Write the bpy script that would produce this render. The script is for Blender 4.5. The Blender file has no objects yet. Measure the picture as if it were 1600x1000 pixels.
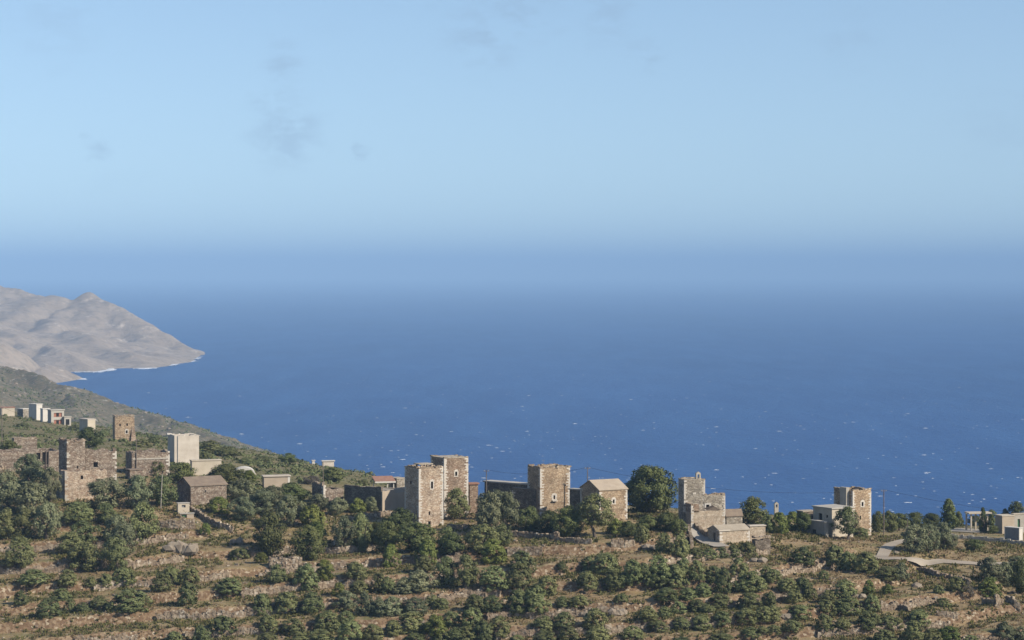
import bpy, bmesh, math, random
import numpy as np
from mathutils import Vector, Matrix
R = math.radians
SC = bpy.context.scene
COL = SC.collection
random.seed(7)

# ------------------------------------------------------------------ camera, sky, sun, exposure
F = 3800.0            # focal length in photo pixels (photo is 1600 wide)
HY = 425.0            # photo row of the true horizon
CZ = 200.0            # camera height above the sea
cam_d = bpy.data.cameras.new('camera')
cam = bpy.data.objects.new('camera', cam_d); COL.objects.link(cam)
cam.location = (0, 0, CZ); cam.rotation_euler = (R(90), 0, 0)
cam_d.sensor_width = 36.0; cam_d.lens = F / 1600 * 36.0
cam_d.shift_y = -(500 - HY) / 1600.0
cam_d.clip_start = 1.0; cam_d.clip_end = 200000.0
SC.camera = cam

SUN_EL, SUN_AZ = 34.0, 63.0     # azimuth: degrees from "behind the camera" (-y) towards +x
sx = math.cos(R(SUN_EL)) * math.sin(R(SUN_AZ)); sy = -math.cos(R(SUN_EL)) * math.cos(R(SUN_AZ)); sz = math.sin(R(SUN_EL))
sun_d = bpy.data.lights.new('sun', 'SUN'); sun_d.energy = 5.0; sun_d.angle = R(0.5); sun_d.color = (1.0, 0.89, 0.74)
sun = bpy.data.objects.new('sun', sun_d); COL.objects.link(sun)
sun.rotation_euler = Vector((sx, sy, sz)).to_track_quat('Z', 'Y').to_euler()
sun.location = (300, -200, 400)

W = bpy.data.worlds.new('World'); SC.world = W; W.use_nodes = True
nt = W.node_tree; nt.nodes.clear()
def wn(t, **k):
    n = nt.nodes.new(t)
    for a, b in k.items(): setattr(n, a, b)
    return n
sky = wn('ShaderNodeTexSky', sky_type='NISHITA', sun_disc=False, sun_elevation=R(SUN_EL),
         sun_rotation=math.atan2(sx, sy), altitude=200.0, air_density=1.0, dust_density=0.6, ozone_density=2.0)
tint = wn('ShaderNodeMix', data_type='RGBA', blend_type='MULTIPLY'); tint.inputs[0].default_value = 1.0
tint.inputs[7].default_value = (1.05, 1.045, 1.03, 1)
nt.links.new(sky.outputs[0], tint.inputs[6])
# clear sea air: the pale yellow ground band of the model is lifted out of the sky
tcs = wn('ShaderNodeTexCoord'); lift = wn('ShaderNodeVectorMath', operation='ADD'); lift.inputs[1].default_value = (0, 0, .072)
nrm = wn('ShaderNodeVectorMath', operation='NORMALIZE')
nt.links.new(tcs.outputs['Generated'], lift.inputs[0]); nt.links.new(lift.outputs[0], nrm.inputs[0]); nt.links.new(nrm.outputs[0], sky.inputs[0])
# faint broken cloud wisps over the whole sky
tc = wn('ShaderNodeTexCoord'); mp = wn('ShaderNodeMapping'); mp.inputs[3].default_value = (1, 1, 2.2)
nt.links.new(tc.outputs['Generated'], mp.inputs[0])
n1 = wn('ShaderNodeTexNoise'); n1.inputs['Scale'].default_value = 26; n1.inputs['Detail'].default_value = 6; n1.inputs['Roughness'].default_value = .55
n2 = wn('ShaderNodeTexNoise'); n2.inputs['Scale'].default_value = 7.5; n2.inputs['Detail'].default_value = 2
nt.links.new(mp.outputs[0], n1.inputs[0]); nt.links.new(mp.outputs[0], n2.inputs[0])
r1 = wn('ShaderNodeMapRange'); r1.inputs[1].default_value = .50; r1.inputs[2].default_value = .68
r2 = wn('ShaderNodeMapRange'); r2.inputs[1].default_value = .53; r2.inputs[2].default_value = .66
nt.links.new(n1.outputs[0], r1.inputs[0]); nt.links.new(n2.outputs[0], r2.inputs[0])
mm = wn('ShaderNodeMath', operation='MULTIPLY'); nt.links.new(r1.outputs[0], mm.inputs[0]); nt.links.new(r2.outputs[0], mm.inputs[1])
nw = wn('ShaderNodeTexNoise'); nw.inputs['Scale'].default_value = 70; nw.inputs['Detail'].default_value = 5; nt.links.new(mp.outputs[0], nw.inputs[0])
wsub = wn('ShaderNodeVectorMath', operation='SUBTRACT'); wsub.inputs[1].default_value = (.5, .5, .5); nt.links.new(nw.outputs[1], wsub.inputs[0])
wsc = wn('ShaderNodeVectorMath', operation='SCALE'); wsc.inputs['Scale'].default_value = .020; nt.links.new(wsub.outputs[0], wsc.inputs[0])
warp = wn('ShaderNodeVectorMath', operation='ADD'); nt.links.new(tc.outputs['Generated'], warp.inputs[0]); nt.links.new(wsc.outputs[0], warp.inputs[1])
acc = None
for cu, cy, cr, cs in ((445, 95, 34, .8), (440, 200, 62, 1.0), (750, 55, 60, .8), (825, 12, 55, 1.0), (950, 25, 50, .7), (1012, 82, 30, .8), (155, 228, 24, .9), (568, 237, 12, 1.2), (1330, 60, 60, .35), (80, 40, 70, .35)):
    v_ = Vector(((cu - 800) / F, 1.0, (HY - cy) / F)).normalized()
    dt = wn('ShaderNodeVectorMath', operation='DISTANCE'); dt.inputs[1].default_value = v_
    nt.links.new(warp.outputs[0], dt.inputs[0])
    mr = wn('ShaderNodeMapRange', interpolation_type='SMOOTHSTEP'); mr.inputs[1].default_value = cr / F * 1.35; mr.inputs[2].default_value = 0; mr.inputs[3].default_value = 0; mr.inputs[4].default_value = cs
    nt.links.new(dt.outputs['Value'], mr.inputs[0])
    if acc is None: acc = mr.outputs[0]
    else:
        ad = wn('ShaderNodeMath', operation='ADD'); nt.links.new(acc, ad.inputs[0]); nt.links.new(mr.outputs[0], ad.inputs[1]); acc = ad.outputs[0]
n9 = wn('ShaderNodeTexNoise'); n9.inputs['Scale'].default_value = 75; n9.inputs['Detail'].default_value = 6; n9.inputs['Roughness'].default_value = .6
nt.links.new(mp.outputs[0], n9.inputs[0]); r9 = wn('ShaderNodeMapRange'); r9.inputs[1].default_value = .40; r9.inputs[2].default_value = .60; nt.links.new(n9.outputs[0], r9.inputs[0])
mc = wn('ShaderNodeMath', operation='MULTIPLY'); nt.links.new(acc, mc.inputs[0]); nt.links.new(r9.outputs[0], mc.inputs[1])
mq = wn('ShaderNodeMath', operation='MULTIPLY'); mq.inputs[1].default_value = .25; nt.links.new(mm.outputs[0], mq.inputs[0])
a9 = wn('ShaderNodeMath', operation='ADD', use_clamp=True); nt.links.new(mq.outputs[0], a9.inputs[0]); nt.links.new(mc.outputs[0], a9.inputs[1])
m2 = wn('ShaderNodeMath', operation='MULTIPLY'); m2.inputs[1].default_value = .52; nt.links.new(a9.outputs[0], m2.inputs[0])
cl = wn('ShaderNodeMix', data_type='RGBA'); cl.inputs[7].default_value = (2.1, 2.9, 4.0, 1)
nt.links.new(m2.outputs[0], cl.inputs[0]); nt.links.new(tint.outputs[2], cl.inputs[6])
bg = wn('ShaderNodeBackground'); bg.inputs[1].default_value = 0.102
nt.links.new(cl.outputs[2], bg.inputs[0])
wo = wn('ShaderNodeOutputWorld'); nt.links.new(bg.outputs[0], wo.inputs[0])

SC.view_settings.view_transform = 'Standard'; SC.view_settings.look = 'None'
SC.view_settings.exposure = 0.60; SC.view_settings.gamma = 1.0
SC.view_settings.use_curve_mapping = False
SC.render.engine = 'CYCLES'
SC.cycles.use_denoising = True
SC.cycles.max_bounces = 5; SC.cycles.diffuse_bounces = 3; SC.cycles.glossy_bounces = 2
SC.cycles.transmission_bounces = 2; SC.cycles.transparent_max_bounces = 4; SC.cycles.volume_bounces = 0

# ------------------------------------------------------------------ helpers
def P(u, y, d):
    """photo pixel + depth -> world point"""
    return Vector(((u - 800) / F * d, d, CZ - (y - HY) / F * d))

def tag(o, label=None, cat=None, group=None, kind=None):
    if label: o['label'] = label
    if cat: o['category'] = cat
    if group: o['group'] = group
    if kind: o['kind'] = kind
    return o

def empty(name, loc=(0, 0, 0), rz=0.0):
    o = bpy.data.objects.new(name, None); o.empty_display_size = .5
    COL.objects.link(o); o.location = loc; o.rotation_euler = (0, 0, rz)
    return o

def mesh_obj(name, verts, faces, m, parent=None, smooth=False):
    me = bpy.data.meshes.new(name)
    if isinstance(verts, np.ndarray) and isinstance(faces, np.ndarray):
        nv, (nf, k) = len(verts), faces.shape
        me.vertices.add(nv); me.vertices.foreach_set('co', verts.astype(np.float32).ravel())
        me.loops.add(nf * k); me.loops.foreach_set('vertex_index', faces.astype(np.int32).ravel())
        me.polygons.add(nf); me.polygons.foreach_set('loop_start', np.arange(0, nf * k, k, dtype=np.int32))
        me.update(calc_edges=True)
    else:
        me.from_pydata([tuple(v) for v in verts], [], [tuple(f) for f in faces]); me.update()
    if smooth: me.polygons.foreach_set('use_smooth', np.ones(len(me.polygons), dtype=bool))
    me.materials.append(m)
    o = bpy.data.objects.new(name, me); COL.objects.link(o)
    if parent: o.parent = parent
    return o

class MB:
    """collects boxes and prisms into one mesh"""
    def __init__(s): s.v = []; s.f = []
    def add(s, vs, fs):
        n = len(s.v); s.v += [tuple(v) for v in vs]; s.f += [tuple(i + n for i in f) for f in fs]
    def box(s, x0, x1, y0, y1, z0, z1):
        s.add([(x0,y0,z0),(x1,y0,z0),(x1,y1,z0),(x0,y1,z0),(x0,y0,z1),(x1,y0,z1),(x1,y1,z1),(x0,y1,z1)],
              [(0,3,2,1),(4,5,6,7),(0,1,5,4),(1,2,6,5),(2,3,7,6),(3,0,4,7)])
    def stone(s, c, hx, hy, hz, rz, j=.22):
        ca, sa = math.cos(rz), math.sin(rz); vs = []
        for zz in (-1, 1):
            for xx, yy in ((-1,-1),(1,-1),(1,1),(-1,1)):
                a = xx * hx * (1 + random.uniform(-j, j)); b = yy * hy * (1 + random.uniform(-j, j)); e = zz * hz * (1 + random.uniform(-j, j))
                vs.append((c[0] + a * ca - b * sa, c[1] + a * sa + b * ca, c[2] + e))
        s.add(vs, [(0,3,2,1),(4,5,6,7),(0,1,5,4),(1,2,6,5),(2,3,7,6),(3,0,4,7)])
    def hull_stone(s, c, r):
        """irregular boulder"""
        t = (1 + 5 ** .5) / 2
        iv = [(-1,t,0),(1,t,0),(-1,-t,0),(1,-t,0),(0,-1,t),(0,1,t),(0,-1,-t),(0,1,-t),(t,0,-1),(t,0,1),(-t,0,-1),(-t,0,1)]
        qr = Vector((random.random() - .5, random.random() - .5, random.random() - .5)).to_track_quat('Z', 'Y'); iv = [tuple(qr @ Vector(w_)) for w_ in iv]
        fs = [(0,11,5),(0,5,1),(0,1,7),(0,7,10),(0,10,11),(1,5,9),(5,11,4),(11,10,2),(10,7,6),(7,1,8),(3,9,4),(3,4,2),(3,2,6),(3,6,8),(3,8,9),(4,9,5),(2,4,11),(6,2,10),(8,6,7),(9,8,1)]
        s.add([(c[0] + a * r[0] * .53 * random.uniform(.85, 1.12), c[1] + b * r[1] * .53 * random.uniform(.85, 1.12), c[2] + e * r[2] * .53 * random.uniform(.85, 1.12)) for a, b, e in iv], fs)
    def tube(s, pts, r, n=6):
        rings = []
        for i, p in enumerate(pts):
            p = Vector(p); a = Vector(pts[max(i-1,0)]); b = Vector(pts[min(i+1,len(pts)-1)])
            t = (b - a).normalized(); q = t.to_track_quat('Z', 'Y')
            rr = r[i] if isinstance(r, (list, tuple)) else r
            rings.append([p + q @ Vector((rr*math.cos(k*6.2832/n), rr*math.sin(k*6.2832/n), 0)) for k in range(n)])
        vs = [v for g in rings for v in g]; fs = []
        for i in range(len(pts)-1):
            for k in range(n):
                fs.append((i*n+k, i*n+(k+1)%n, (i+1)*n+(k+1)%n, (i+1)*n+k))
        fs.append(tuple(range(n-1,-1,-1))); fs.append(tuple((len(pts)-1)*n+k for k in range(n)))
        s.add(vs, fs)
    def build(s, name, m, parent=None, smooth=False):
        return mesh_obj(name, s.v, s.f, m, parent, smooth)

# value noise
def _h(ix, iy, seed):
    n = (ix.astype(np.int64) * 374761393 + iy.astype(np.int64) * 668265263 + seed * 1442695041) & 0x7fffffff
    n = ((n ^ (n >> 13)) * 1274126177) & 0x7fffffff
    return ((n ^ (n >> 16)) & 0xffff) / 65535.0
def vnoise(x, y, seed=0):
    x = np.asarray(x, float); y = np.asarray(y, float)
    ix = np.floor(x); iy = np.floor(y); fx = x - ix; fy = y - iy
    fx = fx * fx * (3 - 2 * fx); fy = fy * fy * (3 - 2 * fy)
    a = _h(ix, iy, seed); b = _h(ix + 1, iy, seed); c = _h(ix, iy + 1, seed); d = _h(ix + 1, iy + 1, seed)
    return (a + (b - a) * fx) * (1 - fy) + (c + (d - c) * fx) * fy
def fbm(x, y, seed=0, oct=4, rough=.5):
    s = 0; a = 1; t = 0
    for i in range(oct):
        s = s + a * (vnoise(x * 2 ** i, y * 2 ** i, seed + i * 17) - .5); t += a; a *= rough
    return s / t * 2      # about -1..1
def sstep(a, b, x):
    t = np.clip((np.asarray(x, float) - a) / (b - a), 0, 1); return t * t * (3 - 2 * t)

# ------------------------------------------------------------------ materials
def mat(name):
    m = bpy.data.materials.new(name); m.use_nodes = True
    t = m.node_tree; b = t.nodes['Principled BSDF']; b.inputs['Roughness'].default_value = .9
    b.inputs['Specular IOR Level'].default_value = .2
    return m, t, b
def nd(t, ty, **k):
    n = t.nodes.new(ty)
    for a, b in k.items():
        if a.startswith('i_'): n.inputs[a[2:].replace('_', ' ')].default_value = b
        else: setattr(n, a, b)
    return n
ALB = .68      # overall reflectance of the painted colours below
def ramp(t, fac, stops, interp='LINEAR', k=None):
    k = ALB if k is None else k
    r = t.nodes.new('ShaderNodeValToRGB'); e = r.color_ramp; e.interpolation = interp
    while len(e.elements) < len(stops): e.elements.new(.5)
    for el, (p, c) in zip(e.elements, stops): el.position = p; el.color = (c[0] * k, c[1] * k, c[2] * k, 1)
    t.links.new(fac, r.inputs[0]); return r.outputs[0]
def mix(t, fac, a, b, mode='MIX'):
    n = t.nodes.new('ShaderNodeMix'); n.data_type = 'RGBA'; n.blend_type = mode
    for s, v in ((n.inputs[0], fac), (n.inputs[6], a), (n.inputs[7], b)):
        if hasattr(v, 'links'): t.links.new(v, s)
        else: s.default_value = v if isinstance(v, (int, float)) else (v[0] * ALB, v[1] * ALB, v[2] * ALB, 1)
    return n.outputs[2]
def coord(t, kind='Object', scale=(1, 1, 1)):
    c = t.nodes.new('ShaderNodeTexCoord'); m = t.nodes.new('ShaderNodeMapping'); m.inputs[3].default_value = scale
    t.links.new(c.outputs[kind], m.inputs[0]); return m.outputs[0]
def worldpos(t, scale=(1, 1, 1)):
    g = t.nodes.new('ShaderNodeNewGeometry'); m = t.nodes.new('ShaderNodeMapping'); m.inputs[3].default_value = scale
    t.links.new(g.outputs['Position'], m.inputs[0]); return m.outputs[0]
def noise(t, vec, scale, detail=4, rough=.55):
    n = t.nodes.new('ShaderNodeTexNoise'); n.inputs['Scale'].default_value = scale; n.inputs['Detail'].default_value = detail; n.inputs['Roughness'].default_value = rough
    t.links.new(vec, n.inputs[0]); return n.outputs[0]
def maprange(t, v, a, b, c=0., d=1.):
    n = t.nodes.new('ShaderNodeMapRange'); n.inputs[1].default_value = a; n.inputs[2].default_value = b; n.inputs[3].default_value = c; n.inputs[4].default_value = d
    t.links.new(v, n.inputs[0]); return n.outputs[0]
def bump(t, b, h, strength, dist):
    n = t.nodes.new('ShaderNodeBump'); n.inputs['Strength'].default_value = strength; n.inputs['Distance'].default_value = dist
    t.links.new(h, n.inputs['Height']); t.links.new(n.outputs[0], b.inputs['Normal'])

def stone_mat(name, cols, mortar, size=4.0, blotch=((.66,.63,.60),(1.22,1.18,1.12)), gap=.06, bs=.65):
    m, t, b = mat(name)
    v = coord(t, 'Object', (size, size, size * 1.7))
    nz = t.nodes.new('ShaderNodeTexNoise'); nz.inputs['Scale'].default_value = 1.2; t.links.new(v, nz.inputs[0])
    vv = t.nodes.new('ShaderNodeMix'); vv.data_type = 'VECTOR'; vv.inputs[0].default_value = .18
    t.links.new(v, vv.inputs[4]); t.links.new(nz.outputs[1], vv.inputs[5])
    vo = t.nodes.new('ShaderNodeTexVoronoi'); vo.inputs['Scale'].default_value = 1; t.links.new(vv.outputs[1], vo.inputs[0])
    ve = t.nodes.new('ShaderNodeTexVoronoi'); ve.feature = 'DISTANCE_TO_EDGE'; ve.inputs['Scale'].default_value = 1; t.links.new(vv.outputs[1], ve.inputs[0])
    sp = t.nodes.new('ShaderNodeSeparateColor'); t.links.new(vo.outputs['Color'], sp.inputs[0])
    n = len(cols)
    c = ramp(t, sp.outputs[0], [(i / n, cols[i]) for i in range(n)], 'CONSTANT')
    e = maprange(t, ve.outputs['Distance'], gap * .3, gap)
    c = mix(t, e, mortar, c)
    big = noise(t, coord(t, 'Object', (1, 1, 2.2)), .28, 5, .65)
    c = mix(t, 1.0, c, ramp(t, big, [(.36, blotch[0]), (.64, blotch[1])], k=1.0), 'MULTIPLY')
    pt = noise(t, coord(t, 'Object', (1, 1, 1.6)), .55, 4, .6)
    c = mix(t, maprange(t, pt, .56, .68, 0, .55), c, tuple(x * 1.35 for x in cols[2]))
    c = mix(t, maprange(t, pt, .44, .34, 0, .45), c, (cols[1][0] * 1.0, cols[1][1] * .86, cols[1][2] * .8))
    st = noise(t, coord(t, 'Object', (1.3, 1.3, .22)), .8, 3)
    c = mix(t, maprange(t, st, .52, .75, 0, .35), c, tuple(x * .55 for x in mortar))
    t.links.new(c, b.inputs['Base Color'])
    hh = t.nodes.new('ShaderNodeMath'); hh.operation = 'MULTIPLY'; t.links.new(e, hh.inputs[0]); t.links.new(maprange(t, sp.outputs[1], 0, 1, .5, 1), hh.inputs[1])
    bump(t, b, hh.outputs[0], bs, .10)
    return m
M = {}
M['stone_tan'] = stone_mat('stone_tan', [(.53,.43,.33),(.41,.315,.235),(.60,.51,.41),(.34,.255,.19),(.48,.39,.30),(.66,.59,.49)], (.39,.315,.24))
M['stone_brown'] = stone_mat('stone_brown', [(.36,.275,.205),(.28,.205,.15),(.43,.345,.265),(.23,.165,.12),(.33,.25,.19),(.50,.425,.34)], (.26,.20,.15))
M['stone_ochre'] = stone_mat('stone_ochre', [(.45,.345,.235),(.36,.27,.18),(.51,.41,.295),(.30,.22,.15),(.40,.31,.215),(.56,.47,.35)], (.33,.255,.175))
M['stone_grey'] = stone_mat('stone_grey', [(.40,.37,.31),(.30,.275,.23),(.47,.44,.38),(.24,.22,.185),(.36,.33,.275),(.52,.49,.43)], (.25,.225,.19), 3.4)
M['stone_ruin'] = stone_mat('stone_ruin', [(.38,.31,.25),(.29,.23,.18),(.46,.40,.33),(.23,.175,.14),(.34,.28,.225),(.53,.48,.41)], (.24,.19,.15), 3.6, gap=.09, bs=1.0)
M['stone_cream'] = stone_mat('stone_cream', [(.52,.44,.34),(.45,.37,.28),(.57,.49,.39),(.40,.33,.25),(.49,.41,.32),(.60,.53,.43)], (.42,.35,.265), 4.0, ((.8,.78,.75),(1.1,1.07,1.02)), bs=.5)
M['stone_shaded'] = stone_mat('stone_shaded', [(.24,.205,.165),(.18,.155,.125),(.30,.26,.21),(.15,.125,.10),(.21,.18,.145),(.33,.29,.24)], (.14,.12,.095), 3.6, gap=.09)  # shade of the left-facing walls is put into this stone colour

def plain(name, c1, c2, scale=.6, rough=.9, bs=.2, fine=8.0):
    m, t, b = mat(name); v = coord(t)
    n1_ = noise(t, v, scale, 5, .62); n2_ = noise(t, v, fine, 3)
    c = ramp(t, n1_, [(.3, c1), (.7, c2)])
    c = mix(t, maprange(t, n2_, .35, .75, 0, .3), c, tuple(x * .7 for x in c1))
    t.links.new(c, b.inputs['Base Color']); b.inputs['Roughness'].default_value = rough
    bump(t, b, n2_, bs, .05)
    return m
M['quoin'] = plain('quoin_limestone', (.50,.455,.385), (.78,.73,.65), 3.5)
M['quoin_dull'] = plain('quoin_weathered', (.42,.38,.32), (.58,.54,.46), 1.2)
M['plaster_white'] = plain('plaster_white', (.52,.46,.385), (.70,.64,.55), .5)
M['plaster_cream'] = plain('plaster_cream', (.50,.44,.34), (.64,.57,.46), .5)
M['plaster_tan'] = plain('plaster_tan', (.40,.33,.25), (.52,.44,.34), .5)
M['plaster_grey'] = plain('plaster_grey', (.36,.33,.28), (.48,.45,.39), .5)
M['white'] = plain('whitewash', (.60,.57,.51), (.72,.69,.63), .8)
M['concrete'] = plain('concrete', (.42,.39,.34), (.56,.53,.47), .4)
M['roof_slab'] = plain('roof_slab', (.36,.31,.24), (.50,.44,.35), .5)
M['roof_earth'] = plain('roof_earth', (.20,.155,.12), (.30,.24,.18), .8)
M['roof_tile'] = plain('roof_tile', (.30,.165,.12), (.40,.235,.175), 1.2)
M['brick'] = plain('red_brick', (.34,.15,.10), (.42,.20,.14), 1.2)
M['dark'] = plain('dark_interior', (.02,.018,.016), (.035,.03,.026), 1)
M['wood'] = plain('weathered_wood', (.09,.07,.055), (.16,.13,.10), 2)
M['pole'] = plain('pole_wood', (.16,.13,.11), (.25,.21,.18), 2)
M['metal'] = plain('grey_metal', (.20,.21,.22), (.30,.31,.32), 2, .6)
M['green_paint'] = plain('green_paint', (.10,.22,.12), (.14,.28,.15), 2)
M['rock'] = plain('rock', (.23,.185,.14), (.40,.345,.27), .8, .95, .8, 3.0)
M['road'] = plain('road_surface', (.34,.29,.23), (.44,.385,.31), .15)
M['path'] = plain('path_concrete', (.36,.33,.28), (.46,.42,.36), .2)
M['cable'] = plain('cable_black', (.03,.03,.03), (.05,.05,.05), 2)

def wallstone_mat():
    m, t, b = mat('drystone'); g = worldpos(t, (1, 1, 1))
    vo = t.nodes.new('ShaderNodeTexVoronoi'); vo.inputs['Scale'].default_value = 2.1; t.links.new(g, vo.inputs[0])
    sp = t.nodes.new('ShaderNodeSeparateColor'); t.links.new(vo.outputs['Color'], sp.inputs[0])
    c = ramp(t, sp.outputs[0], [(0, (.25,.195,.14)), (.3, (.36,.295,.215)), (.55, (.30,.235,.17)), (.75, (.45,.38,.29)), (.93, (.60,.53,.43))], 'CONSTANT')
    c = mix(t, maprange(t, noise(t, g, .25, 4), .4, .65, 0, .55), c, (.24, .175, .12))
    t.links.new(c, b.inputs['Base Color']); bump(t, b, noise(t, g, 5, 4), .5, .08)
    return m
M['drystone'] = wallstone_mat()

def ground_mat():
    m, t, b = mat('terrace_earth'); g = worldpos(t)
    big = noise(t, worldpos(t, (.05, .05, .05)), 1.0, 6, .62)
    mid = noise(t, worldpos(t, (.3, .22, .5)), 1.0, 5, .62)
    fine = noise(t, g, 2.6, 4, .6)
    c = ramp(t, mid, [(.28, (.18,.11,.06)), (.42, (.255,.175,.095)), (.54, (.325,.24,.135)), (.68, (.40,.315,.19))])
    # dry straw and low green growth
    c = mix(t, maprange(t, big, .44, .62, 0, .75), c, ramp(t, fine, [(.3, (.20,.165,.07)), (.6, (.32,.25,.12)), (.8, (.40,.32,.17))]))
    gr = noise(t, worldpos(t, (.14, .2, .2)), 1.0, 5, .65)
    c = mix(t, maprange(t, gr, .50, .62, 0, .8), c, ramp(t, fine, [(.3, (.085,.092,.028)), (.7, (.165,.165,.062))]))
    sy_ = t.nodes.new('ShaderNodeSeparateXYZ'); t.links.new(g, sy_.inputs[0])
    hm = t.nodes.new('ShaderNodeMath'); hm.operation = 'MULTIPLY'; t.links.new(maprange(t, sy_.outputs[1], 545, 600, 0, .85), hm.inputs[0]); t.links.new(maprange(t, mid, .35, .55, .35, 1), hm.inputs[1])
    c = mix(t, hm.outputs[0], c, ramp(t, fine, [(.3, (.085,.088,.032)), (.6, (.165,.155,.068)), (.8, (.25,.22,.12))]))
    # loose stones
    vo = t.nodes.new('ShaderNodeTexVoronoi'); vo.inputs['Scale'].default_value = 1.6; t.links.new(g, vo.inputs[0])
    sp = t.nodes.new('ShaderNodeSeparateColor'); t.links.new(vo.outputs['Color'], sp.inputs[0])
    st = t.nodes.new('ShaderNodeMath'); st.operation = 'MULTIPLY'
    t.links.new(maprange(t, vo.outputs['Distance'], .30, .22), st.inputs[0]); t.links.new(maprange(t, sp.outputs[0], .72, .76), st.inputs[1])
    c = mix(t, st.outputs[0], c, (.40,.345,.27))
    # steep banks: bare stony earth (a soil property of the slope itself)
    geo = t.nodes.new('ShaderNodeNewGeometry'); sz_ = t.nodes.new('ShaderNodeSeparateXYZ'); t.links.new(geo.outputs['True Normal'], sz_.inputs[0])
    stp = maprange(t, sz_.outputs[2], .90, .70)
    v2 = t.nodes.new('ShaderNodeTexVoronoi'); v2.inputs['Scale'].default_value = 2.2; t.links.new(g, v2.inputs[0])
    s2 = t.nodes.new('ShaderNodeSeparateColor'); t.links.new(v2.outputs['Color'], s2.inputs[0])
    c = mix(t, stp, c, ramp(t, s2.outputs[0], [(0, (.17,.108,.062)), (.4, (.23,.158,.094)), (.7, (.30,.222,.142)), (.92, (.42,.345,.245))], 'CONSTANT'))
    t.links.new(c, b.inputs['Base Color'])
    hs = t.nodes.new('ShaderNodeMath'); hs.operation = 'ADD'; t.links.new(fine, hs.inputs[0]); t.links.new(st.outputs[0], hs.inputs[1])
    bump(t, b, hs.outputs[0], .9, .18)
    return m
M['ground'] = ground_mat()

def hill_mat(name, rockc, soil, scrub, s, scr=(.45, .6), rk=(.60, .70), shore=False):
    m, t, b = mat(name)
    a = noise(t, worldpos(t, (s, s, s)), 1, 8, .65); f_ = noise(t, worldpos(t, (s * 6, s * 6, s * 6)), 1, 6, .7)
    k = noise(t, worldpos(t, (s * 3, s * 2, s * 4)), 1, 7, .7)
    c = ramp(t, a, [(.3, soil[0]), (.7, soil[1])])
    c = mix(t, maprange(t, f_, *scr, 0, .8), c, scrub)
    c = mix(t, maprange(t, k, *rk, 0, .85), c, rockc)
    if shore:
        sp_ = t.nodes.new('ShaderNodeSeparateXYZ'); t.links.new(worldpos(t), sp_.inputs[0])
        hm = t.nodes.new('ShaderNodeMath'); hm.operation = 'MULTIPLY'; t.links.new(maprange(t, sp_.outputs[2], 22, 6), hm.inputs[0]); t.links.new(maprange(t, k, .35, .6, .3, .9), hm.inputs[1])
        c = mix(t, hm.outputs[0], c, (.64, .60, .54))
    t.links.new(c, b.inputs['Base Color']); bump(t, b, f_, 1.0, .25 / s * .12)
    return m
M['midhill'] = hill_mat('scrub_hill', (.40,.37,.32), ((.15,.12,.08),(.25,.20,.135)), (.075,.082,.04), .05, (.38, .58), (.58, .66))
M['cape'] = hill_mat('bare_cape', (.60,.52,.43), ((.30,.24,.175),(.40,.33,.255)), (.21,.175,.125), .008, (.48, .66), (.58, .70))

def leaf_mat(name, c1, c2, c3):
    m, t, b = mat(name)
    oi = t.nodes.new('ShaderNodeObjectInfo'); g = worldpos(t, (1, 1, 1))
    n = noise(t, g, .9, 3); n3 = noise(t, g, 3.5, 2)
    c = ramp(t, n3, [(.3, c1), (.5, c2), (.72, c3)])
    c = mix(t, maprange(t, n, .35, .7, 0, .4), c, c1)
    hs = t.nodes.new('ShaderNodeHueSaturation'); t.links.new(c, hs.inputs['Color'])
    t.links.new(maprange(t, oi.outputs['Random'], 0, 1, .475, .515), hs.inputs['Hue']); 
    mu = t.nodes.new('ShaderNodeMath'); mu.operation = 'FRACT'; m7 = t.nodes.new('ShaderNodeMath'); m7.operation = 'MULTIPLY'; m7.inputs[1].default_value = 7.3
    t.links.new(oi.outputs['Random'], m7.inputs[0]); t.links.new(m7.outputs[0], mu.inputs[0])
    t.links.new(maprange(t, mu.outputs[0], 0, 1, .72, 1.3), hs.inputs['Value'])
    t.links.new(hs.outputs[0], b.inputs['Base Color']); b.inputs['Roughness'].default_value = .65
    tr = t.nodes.new('ShaderNodeBsdfTranslucent'); t.links.new(hs.outputs[0], tr.inputs[0])
    ms = t.nodes.new('ShaderNodeMixShader'); ms.inputs[0].default_value = .14
    t.links.new(b.outputs[0], ms.inputs[1]); t.links.new(tr.outputs[0], ms.inputs[2])
    t.links.new(ms.outputs[0], t.nodes['Material Output'].inputs[0])
    return m
M['olive'] = leaf_mat('olive_leaf', (.110,.130,.044), (.185,.208,.082), (.275,.295,.138))
M['silver'] = leaf_mat('silver_olive_leaf', (.118,.138,.066), (.20,.222,.118), (.30,.312,.188))
M['dark_leaf'] = leaf_mat('dark_evergreen_leaf', (.075,.095,.028), (.12,.145,.048), (.18,.198,.075))
M['light_leaf'] = leaf_mat('light_green_leaf', (.105,.135,.03), (.165,.20,.048), (.23,.26,.08))
M['dry_leaf'] = leaf_mat('dry_grey_twigs', (.12,.10,.08), (.17,.15,.12), (.22,.20,.16))
M['straw'] = leaf_mat('dry_grass_blades', (.24,.185,.085), (.33,.26,.125), (.43,.35,.19))
M['weed'] = leaf_mat('green_weed_leaf', (.085,.092,.026), (.135,.138,.045), (.185,.178,.07))
M['bark'] = plain('bark', (.10,.08,.065), (.19,.16,.13), 2, .95, .6)

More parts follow.
